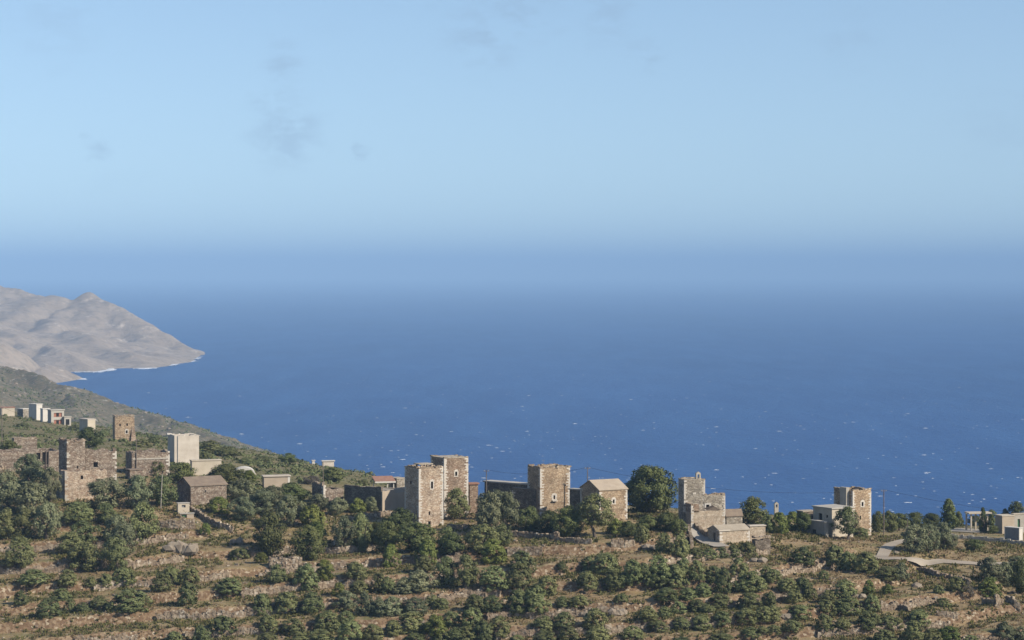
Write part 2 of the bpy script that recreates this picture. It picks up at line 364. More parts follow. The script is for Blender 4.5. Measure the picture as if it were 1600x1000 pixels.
# ------------------------------------------------------------------ sea
def sea_mat():
    m, t, b = mat('sea_water')
    g = worldpos(t, (.02, .008, 1)); n = noise(t, g, 1, 6, .65)
    big = noise(t, worldpos(t, (.0010, .00035, 1)), 1, 4, .6)
    c = ramp(t, big, [(.3, (.003,.046,.180)), (.7, (.015,.075,.255))])
    stk = noise(t, worldpos(t, (.012, .0022, 1)), 1, 5, .7)
    c = mix(t, maprange(t, stk, .42, .66, 0, .55), c, (.028,.108,.30))
    t.links.new(c, b.inputs['Base Color'])
    b.inputs['Roughness'].default_value = .42; b.inputs['IOR'].default_value = 1.33; b.inputs['Specular IOR Level'].default_value = .22
    w2 = noise(t, worldpos(t, (.09, .05, 1)), 1, 5, .65)
    ad = t.nodes.new('ShaderNodeMath'); ad.operation = 'ADD'; t.links.new(n, ad.inputs[0]); t.links.new(w2, ad.inputs[1])
    bump(t, b, ad.outputs[0], .8, 2.5)
    return m
M['sea'] = sea_mat()
xs = [-40000, -9000, -4000, -1500, 0, 1500, 4000, 9000, 40000]; ys = [850, 1500, 2500, 4000, 7000, 12000, 25000, 60000]
sv = np.array([(x, y, 0.) for y in ys for x in xs]); nx = len(xs)
sf = np.array([(j*nx+i, j*nx+i+1, (j+1)*nx+i+1, (j+1)*nx+i) for j in range(len(ys)-1) for i in range(nx-1)])
tag(mesh_obj('sea', sv, sf, M['sea']), kind='structure')

# whitecaps: small breaking crests of foam on the water
def foam_mat():
    m, t, b = mat('foam'); b.inputs['Base Color'].default_value = (.46,.49,.53,1); return m
M['foam'] = foam_mat()
rw = random.Random(3); wc = MB()
for i in range(820):
    y = 462 + 350 * rw.random() ** .7; d = CZ * F / (y - HY); u = rw.uniform(150, 1720)
    if d > 16000: continue
    x = (u - 800) / F * d; big = rw.random() ** 7
    L = rw.uniform(1.0, 2.4) + 5.0 * big; Hh = rw.uniform(.05, .14) + .4 * big; n = 6; D = rw.uniform(2, 5)
    a = rw.uniform(-.25, .25); vs = []; fs = []
    for k in range(n + 1):
        s_ = k / n - .5; hh = Hh * max(0, 1 - (2 * s_) ** 2) * rw.uniform(.45, 1.1); yy = y0_ = d + s_ * L * a + rw.uniform(-.4, .4)
        vs += [(x + s_ * L, yy - .5 * D, .03), (x + s_ * L, yy, hh + .03), (x + s_ * L, yy + .5 * D, .02)]
    for k in range(n):
        q = k * 3; fs += [(q, q+3, q+4, q+1), (q+1, q+4, q+5, q+2)]
    wc.add(vs, fs)
tag(wc.build('whitecaps', M['foam']), 'small white breaking wave crests scattered over the blue sea', 'whitecaps', kind='stuff')

# ------------------------------------------------------------------ far headland and middle hill
def ridge_field(X, Y, ridges):
    Zm = np.full(X.shape, -60.)
    for pts, s_front, s_back in ridges:
        best = np.full(X.shape, -1e9); dmin = np.full(X.shape, 1e9)
        for (x0, y0, z0), (x1, y1, z1) in zip(pts[:-1], pts[1:]):
            dx, dy = x1 - x0, y1 - y0; L2 = dx * dx + dy * dy
            t = np.clip(((X - x0) * dx + (Y - y0) * dy) / L2, 0, 1)
            px, py = x0 + t * dx, y0 + t * dy; dist = np.hypot(X - px, Y - py)
            s = np.where(dx * (Y - py) - dy * (X - px) > 0, s_back, s_front)
            val = z0 + t * (z1 - z0) - s * dist
            near = dist < dmin - 1e-6
            best = np.where(near, val, best); dmin = np.minimum(dmin, dist)
        k = 4.0
        Zm = np.maximum(Zm, best) + k * np.exp(-np.abs(Zm - best) / k) * .5
    return Zm
def heightgrid(name, x0, x1, nx_, y0, y1, ny_, fn, m, smooth=True):
    X, Y = np.meshgrid(np.linspace(x0, x1, nx_), np.linspace(y0, y1, ny_)); Zg = np.maximum(fn(X, Y), -12.0)
    v = np.stack([X, Y, Zg], -1).reshape(-1, 3)
    i, j = np.meshgrid(np.arange(nx_ - 1), np.arange(ny_ - 1)); a = (j * nx_ + i).ravel()
    f = np.stack([a, a + 1, a + nx_ + 1, a + nx_], -1)
    return mesh_obj(name, v, f, m, None, smooth)
def pl(l): return [tuple(P(*q)) for q in l]
cape_r = [
    (pl([(-620,250,7000), (-380,350,6850), (-200,405,6700), (0,441,6500), (40,455,6450), (75,463,6400), (110,458,6330), (140,454,6280), (170,463,6200), (205,481,6130), (245,503,6050), (285,527,5960), (312,546,5880), (325,557,5830)]), .105, .55),
    (pl([(58,480,6000), (110,500,5700), (165,525,5400), (215,556,5150), (240,577,5020)]), .13, .26),
    (pl([(-40,482,5800), (-10,492,5500), (40,520,5250), (95,545,5050), (150,580,4850)]), .13, .26),
    (pl([(-400,470,4300), (-150,500,4300), (0,531,4450), (60,556,4500), (110,577,4540), (143,594,4570)]), .42, .5),
]
def cape_z(X, Y):
    z = ridge_field(X, Y, cape_r)
    up = sstep(-5, 45, z)
    z = z + up * (30 * fbm(X / 460, Y / 800, 5, 5, .55)) + up * 6 * fbm(X / 90, Y / 120, 9, 4, .6)
    gul = np.abs(fbm(X / 210 + .3 * fbm(X / 300, Y / 300, 3), Y / 900, 31, 3))
    return z + up * 4 * fbm(X / 30, Y / 45, 15, 3, .6) - up * 20 * np.exp(-gul * 6) + 2.5 * fbm(X / 45, Y / 60, 12, 3, .6) - 4.0
tag(heightgrid('headland', -3600, -560, 420, 3900, 7400, 390, cape_z, M['cape']), kind='structure')
# surf along the headland's foot
sf_ = MB()
for i in range(240):
    u = rw.uniform(118, 326); dd = np.arange(4300, 6000, 12.); zz = cape_z((u - 800) / F * dd, dd); w0 = np.where(zz > .4)[0]
    if len(w0) == 0: continue
    d = float(dd[w0[0]]); x_ = (u - 800) / F * d
    if vnoise(x_ / 45, d / 60, 4) < .5: continue
    w_ = rw.uniform(5, 16)
    sf_.stone((x_, d - rw.uniform(-6, 26), .2), w_ * rw.uniform(.3, 1), rw.uniform(5, 18), rw.uniform(.2, .9), rw.uniform(-.4, .4), .5)
tag(sf_.build('surf', M['foam']), 'white surf line along the foot of the far headland', 'surf', kind='stuff')

mid_r = [
    (pl([(-500,520,2700), (-150,548,2450), (0,564,2300), (50,575,2270), (100,592,2220), (150,611,2170), (200,629,2120), (228,641,2090), (262,644,2050), (300,656,2000), (350,676,1950), (395,690,1900), (418,704,1870), (430,718,1850), (450,760,1820)]), .22, .8),
    (pl([(100,592,2220), (130,640,1850), (160,690,1600)]), .35, .35),
    (pl([(262,644,2050), (300,690,1700)]), .35, .35),
    (pl([(-60,556,2360), (0,620,1800)]), .35, .35),
]
def mid_z(X, Y):
    z = ridge_field(X, Y, mid_r) - 3.5
    return z + 5 * fbm(X / 130, Y / 160, 21, 5, .6) + 3.6 * fbm(X / 26, Y / 34, 22, 5, .68) - 6 * np.exp(-np.abs(fbm(X / 60, Y / 180, 27, 3)) * 7)
tag(heightgrid('hillside', -900, -120, 420, 1250, 2900, 420, mid_z, M['midhill']), kind='structure')

# ------------------------------------------------------------------ near terrain
US = [-600, 0, 200, 400, 600, 800, 1000, 1200, 1400, 1600, 2200]
ROWS = {   # depth : photo row of the ground in each column of US[1:-1]
    440: [1000] * 9,
    470: [905, 908, 910, 910, 908, 902, 905, 912, 920],
    500: [838, 843, 850, 848, 838, 832, 852, 874, 896],
    520: [788, 795, 812, 815, 812, 808, 832, 852, 868],
    545: [755, 757, 778, 790, 796, 794, 816, 836, 845],
    580: [727, 728, 752, 772, 789, 790, 808, 824, 828],
    620: [710, 712, 735, 760, 790, 792, 806, 820, 822],
    700: [692, 692, 722, 750, 798, 800, 812, 824, 826],
    760: [684, 685, 714, 746, 818, 822, 832, 842, 842],
    850: [668, 680, 707, 750, 850, 855, 860, 868, 868],
    950: [652, 675, 707, 775, 900, 905, 910, 915, 915],
    1060: [640, 676, 722, 830, 985, 985, 985, 985, 985],
    1150: [642, 692, 745, 890, 1030, 1030, 1030, 1030, 1030],
    1300: [700, 740, 800, 960, 1035, 1035, 1035, 1035, 1035],
    1500: [760, 800, 860, 950, 970, 970, 970, 970, 970],
}
NEAR = {-120: 215., -40: 206., 0: 197.9, 12: 192., 40: 180., 100: 150., 200: 113., 260: 104., 320: 106., 390: 117.}
ds_ = sorted(NEAR) + sorted(ROWS)
tab = np.zeros((len(ds_), len(US)))
for i, d in enumerate(ds_):
    if d in NEAR: tab[i] = NEAR[d]
    else:
        r = ROWS[d]; z = [CZ - (y - HY) / F * d for y in r]
        tab[i] = [z[0] + (z[0] - z[1]) * 1.5 * (d > 480)] + z + [z[-1] - 1]
DG = np.arange(-120, 1501, 2.0); UG = np.arange(-600, 2201, 10.0)
t1_ = np.stack([np.interp(DG, ds_, tab[:, j]) for j in range(len(US))], 1)
BASE = np.stack([np.interp(UG, US, t1_[i]) for i in range(len(DG))], 0)
def smooth1(a, n, ax):
    k = np.hanning(n + 2)[1:-1]; k /= k.sum(); pad = [(0, 0), (0, 0)]; pad[ax] = (n // 2, n // 2)
    return np.apply_along_axis(lambda v: np.convolve(v, k, 'valid'), ax, np.pad(a, pad, mode='edge'))
BASE = smooth1(smooth1(BASE, 9, 0), 13, 1)
def base_z(u, d):
    a = np.clip((np.asarray(u, float) - UG[0]) / 10, 0, len(UG) - 1.001); b = np.clip((np.asarray(d, float) - DG[0]) / 2, 0, len(DG) - 1.001)
    i = a.astype(int); j = b.astype(int); fa = a - i; fb = b - j
    return (BASE[j, i] * (1 - fa) + BASE[j, i+1] * fa) * (1 - fb) + (BASE[j+1, i] * (1 - fa) + BASE[j+1, i+1] * fa) * fb
TH, TF = 2.25, .87
def uw(u, d): return (np.asarray(u, float) - 800) / F * np.maximum(np.asarray(d, float), 250.)
# broad flat-ground zones without terraces: the road and the village lanes
def flat_mask(u, d):
    m = sstep(506, 522, d - 8 * sstep(1100, 1250, u) * -1)
    return m
def level(u, d):
    x = uw(u, d); w = .75 * fbm(x / 34, np.asarray(d) / 18, 41, 3) + .22 * fbm(x / 7, np.asarray(d) / 6, 44, 2) - .042 * x
    return base_z(u, d) + w, w
def ground(u, d):
    u = np.asarray(u, float); d = np.asarray(d, float); x = uw(u, d)
    b0 = base_z(u, d); b, w = level(u, d)
    t = b / TH; k = np.floor(t); f = t - k
    p = np.where(f < TF, .16 * f / TF, .16 + .84 * sstep(TF, 1.0, f))
    zt = TH * (k + p) - w
    m = sstep(405, 425, d) * (1 - sstep(500, 516, d))
    z = b0 + m * (zt - b0)
    rough = .30 * fbm(x / 5, d / 5, 51, 4, .6) + .10 * fbm(x / 1.1, d / 1.1, 57, 2)
    rough = rough * (1 - .8 * sstep(1345, 1365, u) * sstep(500, 508, d))
    far = sstep(540, 620, d)
    z = z + rough * sstep(60, 300, d) + far * 1.1 * fbm(x / 22, d / 30, 61, 4)
    return z
def ground_y(u, d): return HY + (CZ - ground(u, d)) * F / np.asarray(d, float)
DS1 = np.arange(405, 1250, 2.0)
_colc = {}
def hit(u, y):
    """depth at which the sight line through photo pixel (u, y) first meets the ground"""
    u = round(float(u), 1)
    if u not in _colc: _colc[u] = ground_y(np.full(DS1.shape, u), DS1)
    g = _colc[u]; w = np.where(g <= y)[0]
    if len(w) == 0: return float(DS1[int(np.argmin(g))])
    d1 = DS1[w[0]]; f = np.arange(d1 - 2.0, d1 + .01, .2); gf = ground_y(np.full(f.shape, u), f); w = np.where(gf <= y)[0]
    return float(f[w[0]]) if len(w) else float(d1)
dl = np.concatenate([np.arange(-120, 420, 6.), np.arange(420, 535, .38), np.arange(535, 640, 1.2), np.arange(640, 1500, 8.)])
ul = np.arange(-600, 2201, 4.5)
UU, DD = np.meshgrid(ul, dl); ZZ = np.maximum(ground(UU, DD), -12.0)
v = np.stack([uw(UU, DD), DD, ZZ], -1).reshape(-1, 3); nu = len(ul)
i, j = np.meshgrid(np.arange(nu - 1), np.arange(len(dl) - 1)); a = (j * nu + i).ravel()
tag(mesh_obj('ground', v, np.stack([a, a + 1, a + nu + 1, a + nu], -1), M['ground'], None, True), kind='structure')

import bisect
_dl = dl.tolist(); _ZL = ZZ.tolist()
def gz(x, y):
    u = 800 + F * x / max(y, 250.); a = min(max((u + 600) / 4.5, 0), nu - 1.001); i = int(a); fa = a - i
    j = min(max(bisect.bisect_right(_dl, y) - 1, 0), len(_dl) - 2); fb = min(max((y - _dl[j]) / (_dl[j+1] - _dl[j]), 0), 1)
    r0, r1 = _ZL[j], _ZL[j+1]
    return (r0[i] * (1 - fa) + r0[i+1] * fa) * (1 - fb) + (r1[i] * (1 - fa) + r1[i+1] * fa) * fb
def wob(x, y, s): return .5 + .25 * math.sin(x * .9 + s * 1.7 + 1.3 * math.sin(y * .7 + s)) + .25 * math.sin(x * 2.3 + y * 1.1 + s * 3.1)

# ------------------------------------------------------------------ buildings
def attach(o, root, mblk):
    o.parent = root
    mr = Matrix.Translation(root.location) @ Matrix.Rotation(root.rotation_euler[2], 4, 'Z')
    o.matrix_parent_inverse = mr.inverted(); o.matrix_basis = mblk
    return o

class Bld:
    """a rectangular block: front face and left face seen from the camera, given by photo pixels"""
    def __init__(s, ul, uc, ur, ytop, ybase, theta, m, root=None, name='house', label=None, cat='house', group=None, d=None, T=.6, sink=1.6):
        s.th = R(theta) - math.atan((uc - 800) / F); s.d = d or hit(uc, ybase); s.m = m
        s.c = P(uc, ybase, s.d); s.zb = s.c.z; s.H = CZ - (ytop - HY) / F * s.d - s.zb; s.T = T; s.sink = sink
        s.W = s.fx(ur); s.D = s.ly(ul)
        s.mb = Matrix.Translation(s.c) @ Matrix.Rotation(s.th, 4, 'Z')
        s.root = root
        if root is None:
            s.root = empty(name, s.c, s.th); tag(s.root, label, cat, group)
    def fx(s, u):
        t = (u - 800) / F; return (t * s.d - s.c.x) / (math.cos(s.th) - t * math.sin(s.th))
    def ly(s, u):
        t = (u - 800) / F; return (s.c.x - t * s.d) / (math.sin(s.th) + t * math.cos(s.th))
    def fz(s, x, y): return CZ - (y - HY) / F * (s.d + x * math.sin(s.th)) - s.zb
    def lz(s, yy, y): return CZ - (y - HY) / F * (s.d + yy * math.cos(s.th)) - s.zb
    def part(s, mb_, name, m=None, stuff=False, parent=None):
        o = mb_.build(name, m or s.m)
        if parent is not None: o.parent = parent
        else: attach(o, s.root, s.mb)
        if stuff: o['kind'] = 'stuff'
        return o
    def slab(s, mb_, along, a0, a1, t0, t1, z0, z1, ops=(), rag=0., seed=0):
        """a wall slab with openings cut through; rag > 0 gives a broken top"""
        br = {a0, a1}
        for o in ops: br |= {max(a0, o[0]), min(a1, o[1])}
        if rag > 0:
            n = max(2, int((a1 - a0) / .7)); br |= {a0 + (a1 - a0) * k / n for k in range(1, n)}
        br = sorted(br); r = random.Random(seed)
        for p, q in zip(br[:-1], br[1:]):
            if q - p < 1e-4: continue
            mid = (p + q) / 2; top = z1 - (rag * (wob(mid * .8 + seed * 7.7, seed * 3.3, seed)) + rag * .25 * r.random() if rag > 0 else 0)
            cuts = sorted((o[2], o[3]) for o in ops if o[0] < mid < o[1]); z = z0; iv = []
            for c0, c1 in cuts:
                if c0 > z: iv.append((z, c0))
                z = max(z, c1)
            if top > z: iv.append((z, top))
            for w0, w1 in iv:
                if along == 'x': mb_.box(p, q, t0, t1, w0, w1)
                else: mb_.box(t0, t1, p, q, w0, w1)
    def walls(s, front=(), left=(), rag=0., seed=1, top=None):
        H = top or s.H; T = s.T; mb_ = MB(); s.fo = front; s.lo = left
        s.slab(mb_, 'x', 0, s.W, 0, T, -s.sink, H, front, rag, seed)
        s.slab(mb_, 'y', T, s.D - T, 0, T, -s.sink, H, left, rag, seed + 1)
        s.slab(mb_, 'x', 0, s.W, s.D - T, s.D, -s.sink, H, (), rag, seed + 2)
        s.slab(mb_, 'y', T, s.D - T, s.W - T, s.W, -s.sink, H, (), rag, seed + 3)
        return s.part(mb_, 'wall')
    def win(s, o, face='f', surround=None, name='window', m='dark', arch=True, w=.2):
        """pane set back in an opening, by default coloured as unlit interior, and its stone surround as a sub-part"""
        mb_ = MB(); a0, a1, z0, z1 = o; e = .01
        if face == 'f': mb_.box(a0 - e, a1 + e, .32, .38, z0 - e, z1 + e)
        else: mb_.box(.32, .38, a0 - e, a1 + e, z0 - e, z1 + e)
        p = s.part(mb_, name, M[m])
        if surround:
            q = MB(); pr = .05; n = max(2, int((z1 - z0) / .35))
            def bx(b0, b1, c0, c1):
                if face == 'f': q.box(b0, b1, -pr, .2, c0, c1)
                else: q.box(-pr, .2, b0, b1, c0, c1)
            for k in range(n):
                c0 = z0 + (z1 - z0) * k / n; c1 = z0 + (z1 - z0) * (k + 1) / n - .02; ww = w * (1.35 if k % 2 else .9)
                bx(a0 - ww, a0, c0, c1); bx(a1, a1 + ww, c0, c1)
            if arch:
                cx_ = (a0 + a1) / 2; hw = (a1 - a0) / 2 + w * 1.1
                for k in range(5):
                    t = -1 + 2 * k / 4; bx(cx_ + t * hw * .8 - hw * .19, cx_ + t * hw * .8 + hw * .19, z1 + .02 - .02 * abs(t), z1 + .30 + .22 * (1 - t * t))
            else: bx(a0 - w * 1.2, a1 + w * 1.2, z1, z1 + .28)
            bx(a0 - w * 1.2, a1 + w * 1.2, z0 - .2, z0 - .01)
            s.part(q, 'surround', M[surround], parent=p)
        return p
    def op(s, u0, u1, y0, y1):
        a, b = s.fx(u0), s.fx(u1); m_ = (a + b) / 2; return (a, b, s.fz(m_, y1), s.fz(m_, y0))
    def opl(s, u0, u1, y0, y1):
        a, b = s.ly(u1), s.ly(u0); m_ = (a + b) / 2; return (a, b, s.lz(m_, y1), s.lz(m_, y0))
    def quoins(s, m='quoin', corners='lrb', z0=-.3, z1=None, course=.30, seed=5, miss=.10, L=(.78, .40)):
        r = random.Random(seed); q = MB(); z1 = z1 or s.H; pr = .035
        n = int((z1 - z0) / course)
        for k in range(n):
            a, b = z0 + k * course, z0 + (k + 1) * course - .025
            for c in corners:
                if r.random() < miss: continue
                lx, ly = (L[0], L[1]) if (k + (c == 'r')) % 2 else (L[1], L[0])
                lx *= r.uniform(.6, 1.2); ly *= r.uniform(.6, 1.2); g = pr * r.uniform(.6, 1.4)
                if c == 'l': q.box(-g, lx, -g, ly, a, b)
                if c == 'r': q.box(s.W - lx, s.W + g, -g, ly, a, b)
                if c == 'b': q.box(-g, lx, s.D - ly, s.D + g, a, b)
        return s.part(q, 'quoin_stones', M[m], True)
    def coping(s, m='drystone', h=.22, seed=3, gap=.25, z=None):
        r = random.Random(seed); q = MB(); z = s.H if z is None else z
        def run(x0, y0, x1, y1):
            L = math.hypot(x1 - x0, y1 - y0); a = 0; ang = math.atan2(y1 - y0, x1 - x0)
            while a < L:
                w = r.uniform(.3, .75)
                if r.random() > gap:
                    hh = h * r.uniform(.5, 1.5); t = min(1, (a + w / 2) / L)
                    q.stone((x0 + (x1 - x0) * t, y0 + (y1 - y0) * t, z + hh / 2 - .04), w / 2, .28, hh / 2, ang)
                a += w
        run(0, .3, s.W, .3); run(.3, 0, .3, s.D); run(0, s.D - .3, s.W, s.D - .3); run(s.W - .3, 0, s.W - .3, s.D)
        return s.part(q, 'coping_stones', M[m], True)
    def flat_roof(s, m='roof_slab', over=.12, th=.22, z=None):
        z = s.H if z is None else z; q = MB(); q.box(-over, s.W + over, -over, s.D + over, z, z + th); return s.part(q, 'roof', M[m])
    def inner_roof(s, drop=.5, m='roof_slab'):
        q = MB(); q.box(s.T - .02, s.W - s.T + .02, s.T - .02, s.D - s.T + .02, s.H - drop - .25, s.H - drop); return s.part(q, 'roof', M[m])
    def gable(s, rise, m='roof_slab', over=.2, th=.16, along='x', gm=None):
        """ridge parallel to the front (x) or to the left face (y); gable walls are filled"""
        q = MB(); g = MB(); H, Wd, D = s.H, s.W, s.D
        if along == 'x':
            for a, b, z0, z1 in ((-over, D / 2, H - over * rise / (D / 2), H + rise), (D / 2, D + over, H + rise, H - over * rise / (D / 2))):
                vs = [(-over, a, z0), (Wd + over, a, z0), (Wd + over, b, z1), (-over, b, z1)]
                q.add(vs + [(x, y, z + th) for x, y, z in vs], [(0,3,2,1),(4,5,6,7),(0,1,5,4),(1,2,6,5),(2,3,7,6),(3,0,4,7)])
            for x0, x1 in ((0, .5), (Wd - .5, Wd)):
                g = MB()
                vs = [(x0, 0, H), (x0, D, H), (x0, D / 2, H + rise), (x1, 0, H), (x1, D, H), (x1, D / 2, H + rise)]
                g.add(vs, [(0,2,1),(3,4,5),(0,1,4,3),(1,2,5,4),(2,0,3,5)]); s.part(g, 'gable', gm or s.m)
        else:
            for a, b, z0, z1 in ((-over, Wd / 2, H - over * rise / (Wd / 2), H + rise), (Wd / 2, Wd + over, H + rise, H - over * rise / (Wd / 2))):
                vs = [(a, -over, z0), (b, -over, z1), (b, D + over, z1), (a, D + over, z0)]
                q.add(vs + [(x, y, z + th) for x, y, z in vs], [(0,3,2,1),(4,5,6,7),(0,1,5,4),(1,2,6,5),(2,3,7,6),(3,0,4,7)])
            for y0, y1 in ((0, .5), (D - .5, D)):
                g = MB()
                vs = [(0, y0, H), (Wd, y0, H), (Wd / 2, y0, H + rise), (0, y1, H), (Wd, y1, H), (Wd / 2, y1, H + rise)]
                g.add(vs, [(0,1,2),(3,5,4),(0,3,4,1),(1,4,5,2),(2,5,3,0)]); s.part(g, 'gable', gm or s.m)
        return s.part(q, 'roof', M[m])

# --- the slender tower in front
b = Bld(632.5, 654.5, 692.5, 732.5, 826, 28, M['stone_tan'], name='tower_house', cat='tower',
        label='slender stone tower with white corner stones and a small raised slab on its roof')
T1 = b; o1 = b.op(673.2, 676.6, 752.5, 763.5); o2 = b.op(669.8, 672.4, 799, 805); o3 = b.op(669, 673, 814.5, 824); o4 = b.opl(640, 643, 751, 756)
b.walls((o1, o2, o3), (o4,)); b.win(o1, surround='quoin'); b.win(o2); b.win(o3, name='door'); b.win(o4, 'l'); b.quoins(); b.coping(h=.3); b.inner_roof(.45)
q = MB(); q.box(.6, 3.9, .9, 3.6, b.H + .75, b.H + .95); b.part(q, 'roof_hatch', M['roof_slab'])
for x_, y_ in ((1.1, 1.1), (2.6, 1.1), (3.6, 1.1), (1.1, 3.2), (3.6, 3.2)):
    q = MB(); q.box(x_, x_ + .3, y_, y_ + .3, b.H - .5, b.H + .75); b.part(q, 'hatch_pier', M['stone_tan'])
# --- its taller neighbour behind
b = Bld(673, 694, 731.5, 716.5, 808, 28, M['stone_brown'], name='tower_house', cat='tower',
        label='tallest brown stone tower with white corner stones, half hidden behind the slender tower')
T2 = b; o1 = b.op(711, 714.4, 737, 743.5); o2 = b.op(711.4, 714.2, 766.5, 772.5)
b.walls((o1, o2)); b.win(o1, surround='quoin'); b.win(o2, surround='quoin'); b.quoins(L=(.9, .5)); b.flat_roof('roof_slab', .06, .16); b.coping(z=b.H + .14, h=.16, gap=.6)
# --- broad ochre tower
b = Bld(824.5, 844, 890.5, 731.5, 806, 26, M['stone_ochre'], name='tower_house', cat='tower',
        label='broad ochre stone tower with white corner stones and one small white-framed window')
T3 = b; o1 = b.op(864.6, 867.4, 774, 780)
b.walls((o1,)); b.win(o1, surround='quoin', w=.35); b.quoins(L=(.85, .45)); b.coping(h=.28); b.inner_roof(.3)
q = MB(); x_ = b.fx(866); q.box(x_ - .6, x_ + .6, -.5, -.04, o1[2] - .42, o1[2] - .24); b.part(q, 'window_ledge', M['quoin'])
q = MB(); q.tube([(2.2, 3, b.H - .5), (2.2, 3, b.H + 1.6)], .025); q.tube([(1.8, 3, b.H + 1.4), (2.6, 3, b.H + 1.4)], .02); b.part(q, 'antenna', M['metal'])
q = MB(); q.tube([(b.W * .55, .8, b.H - .2), (b.W * .55, .8, b.H + .28)], [.9, .7], 10); b.part(q, 'water_tank', M['cable'])
# --- low wing in shade-coloured stone against the broad tower, and the long low house behind it
b2 = Bld(800, 846, 852, 766.5, 800, 52, M['stone_shaded'], name='low_house', cat='house', d=T3.d + .8,
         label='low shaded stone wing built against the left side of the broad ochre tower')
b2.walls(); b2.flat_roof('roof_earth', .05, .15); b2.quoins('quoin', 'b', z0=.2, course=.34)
b3 = Bld(757, 826, 836, 758, 800, 50, M['stone_shaded'], name='low_house', cat='house', d=T3.d + 9,
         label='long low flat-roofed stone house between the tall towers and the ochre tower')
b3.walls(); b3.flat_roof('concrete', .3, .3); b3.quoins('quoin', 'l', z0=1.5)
# --- gabled tower house
b = Bld(907, 936.5, 980, 766, 817, 32, M['stone_ochre'], name='tower_house', cat='house',
        label='gabled two-storey stone house with pale sloping roof beside the big dark tree')
H4 = b; o1 = b.op(957.4, 960.2, 780.5, 786.5)
b.walls((o1,)); b.win(o1, surround='quoin', w=.3); b.quoins(L=(.7, .4), course=.34); b.gable(1.75, 'plaster_tan')
b = Bld(890, 912, 918, 766.5, 800, 50, M['stone_shaded'], name='low_house', cat='house', d=H4.d + 6,
        label='low shaded stone house with pale roof edge between ochre tower and gabled house')
b.walls(); b.flat_roof('concrete', .2, .25)
# --- low red-roofed annex and grey hut near the tall towers
b = Bld(731, 734, 747, 757, 800, 15, M['stone_brown'], name='low_house', cat='house', d=T2.d + 7,
        label='small stone annex with red tile edge just right of the tallest tower')
b.walls(); b.flat_roof('roof_tile', .25, .35)
b = Bld(608, 620, 634, 748.5, 775, 30, M['stone_grey'], name='hut', cat='hut', d=T1.d + 42,
        label='small grey stone hut peeping out left of the slender tower')
b.walls(); b.flat_roof('roof_slab', .1, .2)
# --- walled yard left of the towers
b = Bld(487.5, 505.5, 537, 764, 790, 30, M['stone_ruin'], name='ruined_house', cat='ruin',
        label='roofless stone ruin with broken dark side wall and pale corner stones, left of walled yard')
b.walls(rag=.35, seed=14); b.quoins('quoin', 'l', z1=b.H + 1.4, course=.4)
q = MB(); b.slab(q, 'y', .6, b.D, 0, .6, b.H - .5, b.H + 1.9, (), .9, 21); b.part(q, 'broken_wall', M['stone_ruin'])
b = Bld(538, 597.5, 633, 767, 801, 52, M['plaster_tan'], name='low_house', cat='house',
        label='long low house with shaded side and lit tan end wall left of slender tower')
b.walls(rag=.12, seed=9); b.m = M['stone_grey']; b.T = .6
q = MB(); b.slab(q, 'y', .3, b.D, -.03, .5, -1.5, b.H + .9, (), .25, 4); b.part(q, 'side_wall', M['stone_shaded']); b.inner_roof(.25, 'roof_slab')  # left side wall coloured darker to carry its shade
q = MB(); q.box(b.W * .55, b.W, -.04, .3, b.H - .8, b.H + .25); b.part(q, 'parapet', M['plaster_grey'])
b = Bld(584, 587, 616, 753, 775, 12, M['concrete'], name='roofed_terrace', cat='pergola', d=T1.d + 40,
        label='open terrace with sloping red tile roof on thin white posts behind the long low house')
for x_, y_, e_ in ((b.W * .62, 0, .02), (b.W * .95, 0, .02), (.1, 3, .8), (b.W * .95, 3, .8)):
    q = MB(); q.box(x_, x_ + .18, y_, y_ + .18, -.5, b.H + e_); b.part(q, 'post', M['white'])
q = MB(); vs = [(-.2, -.3, b.H), (b.W + .3, -.3, b.H), (b.W + .3, 3.5, b.H + .9), (-.2, 3.5, b.H + .9)]
q.add(vs + [(x, y, z + .14) for x, y, z in vs], [(0,3,2,1),(4,5,6,7),(0,1,5,4),(1,2,6,5),(2,3,7,6),(3,0,4,7)]); b.part(q, 'roof', M['roof_tile'])
q = MB(); q.box(-.2, b.W + .3, -.32, -.22, b.H - .25, b.H + .1); b.part(q, 'beam', M['white'])

# --- belfry house group
b = Bld(1060, 1069, 1101.5, 750.5, 822, 17, M['stone_grey'], name='belfry_house', cat='house',
        label='grey stone house with square tower, small belfry on its roof and lower wings')
CH = b; b.walls(); b.quoins('quoin', 'lrb', z0=3, L=(.6, .35)); b.flat_roof('roof_slab', .04, .14); b.coping(z=b.H + .12, h=.18, gap=.5)
bx_ = b.fx(1092.5); q = MB(); w_ = .5
q.box(bx_ - w_, bx_ - .22, .5, 1.2, b.H + .1, b.H + 1.15); q.box(bx_ + .22, bx_ + w_, .5, 1.2, b.H + .1, b.H + 1.15); q.box(bx_ - w_, bx_ + w_, .5, 1.2, b.H + 1.15, b.H + 1.4)
q.box(bx_ - w_ - .08, bx_ + w_ + .08, .42, 1.28, b.H + .1, b.H + .3)
q.add([(bx_ - w_, .5, b.H + 1.4), (bx_ + w_, .5, b.H + 1.4), (bx_ + w_, 1.2, b.H + 1.4), (bx_ - w_, 1.2, b.H + 1.4), (bx_, .5, b.H + 1.75), (bx_, 1.2, b.H + 1.75)], [(0,1,4),(2,3,5),(1,2,5,4),(3,0,4,5)])
b.part(q, 'belfry', M['quoin_dull'])
q = MB(); x_ = b.fx(1085); z_ = b.fz(x_, 771); q.box(x_ - .35, x_ + .35, -.06, .2, z_ - .2, z_ + .2); b.part(q, 'wall_niche', M['quoin'])
w = Bld(1096, 1100, 1133, 775, 822, 17, M['stone_grey'], root=b.root, d=b.d + .9)
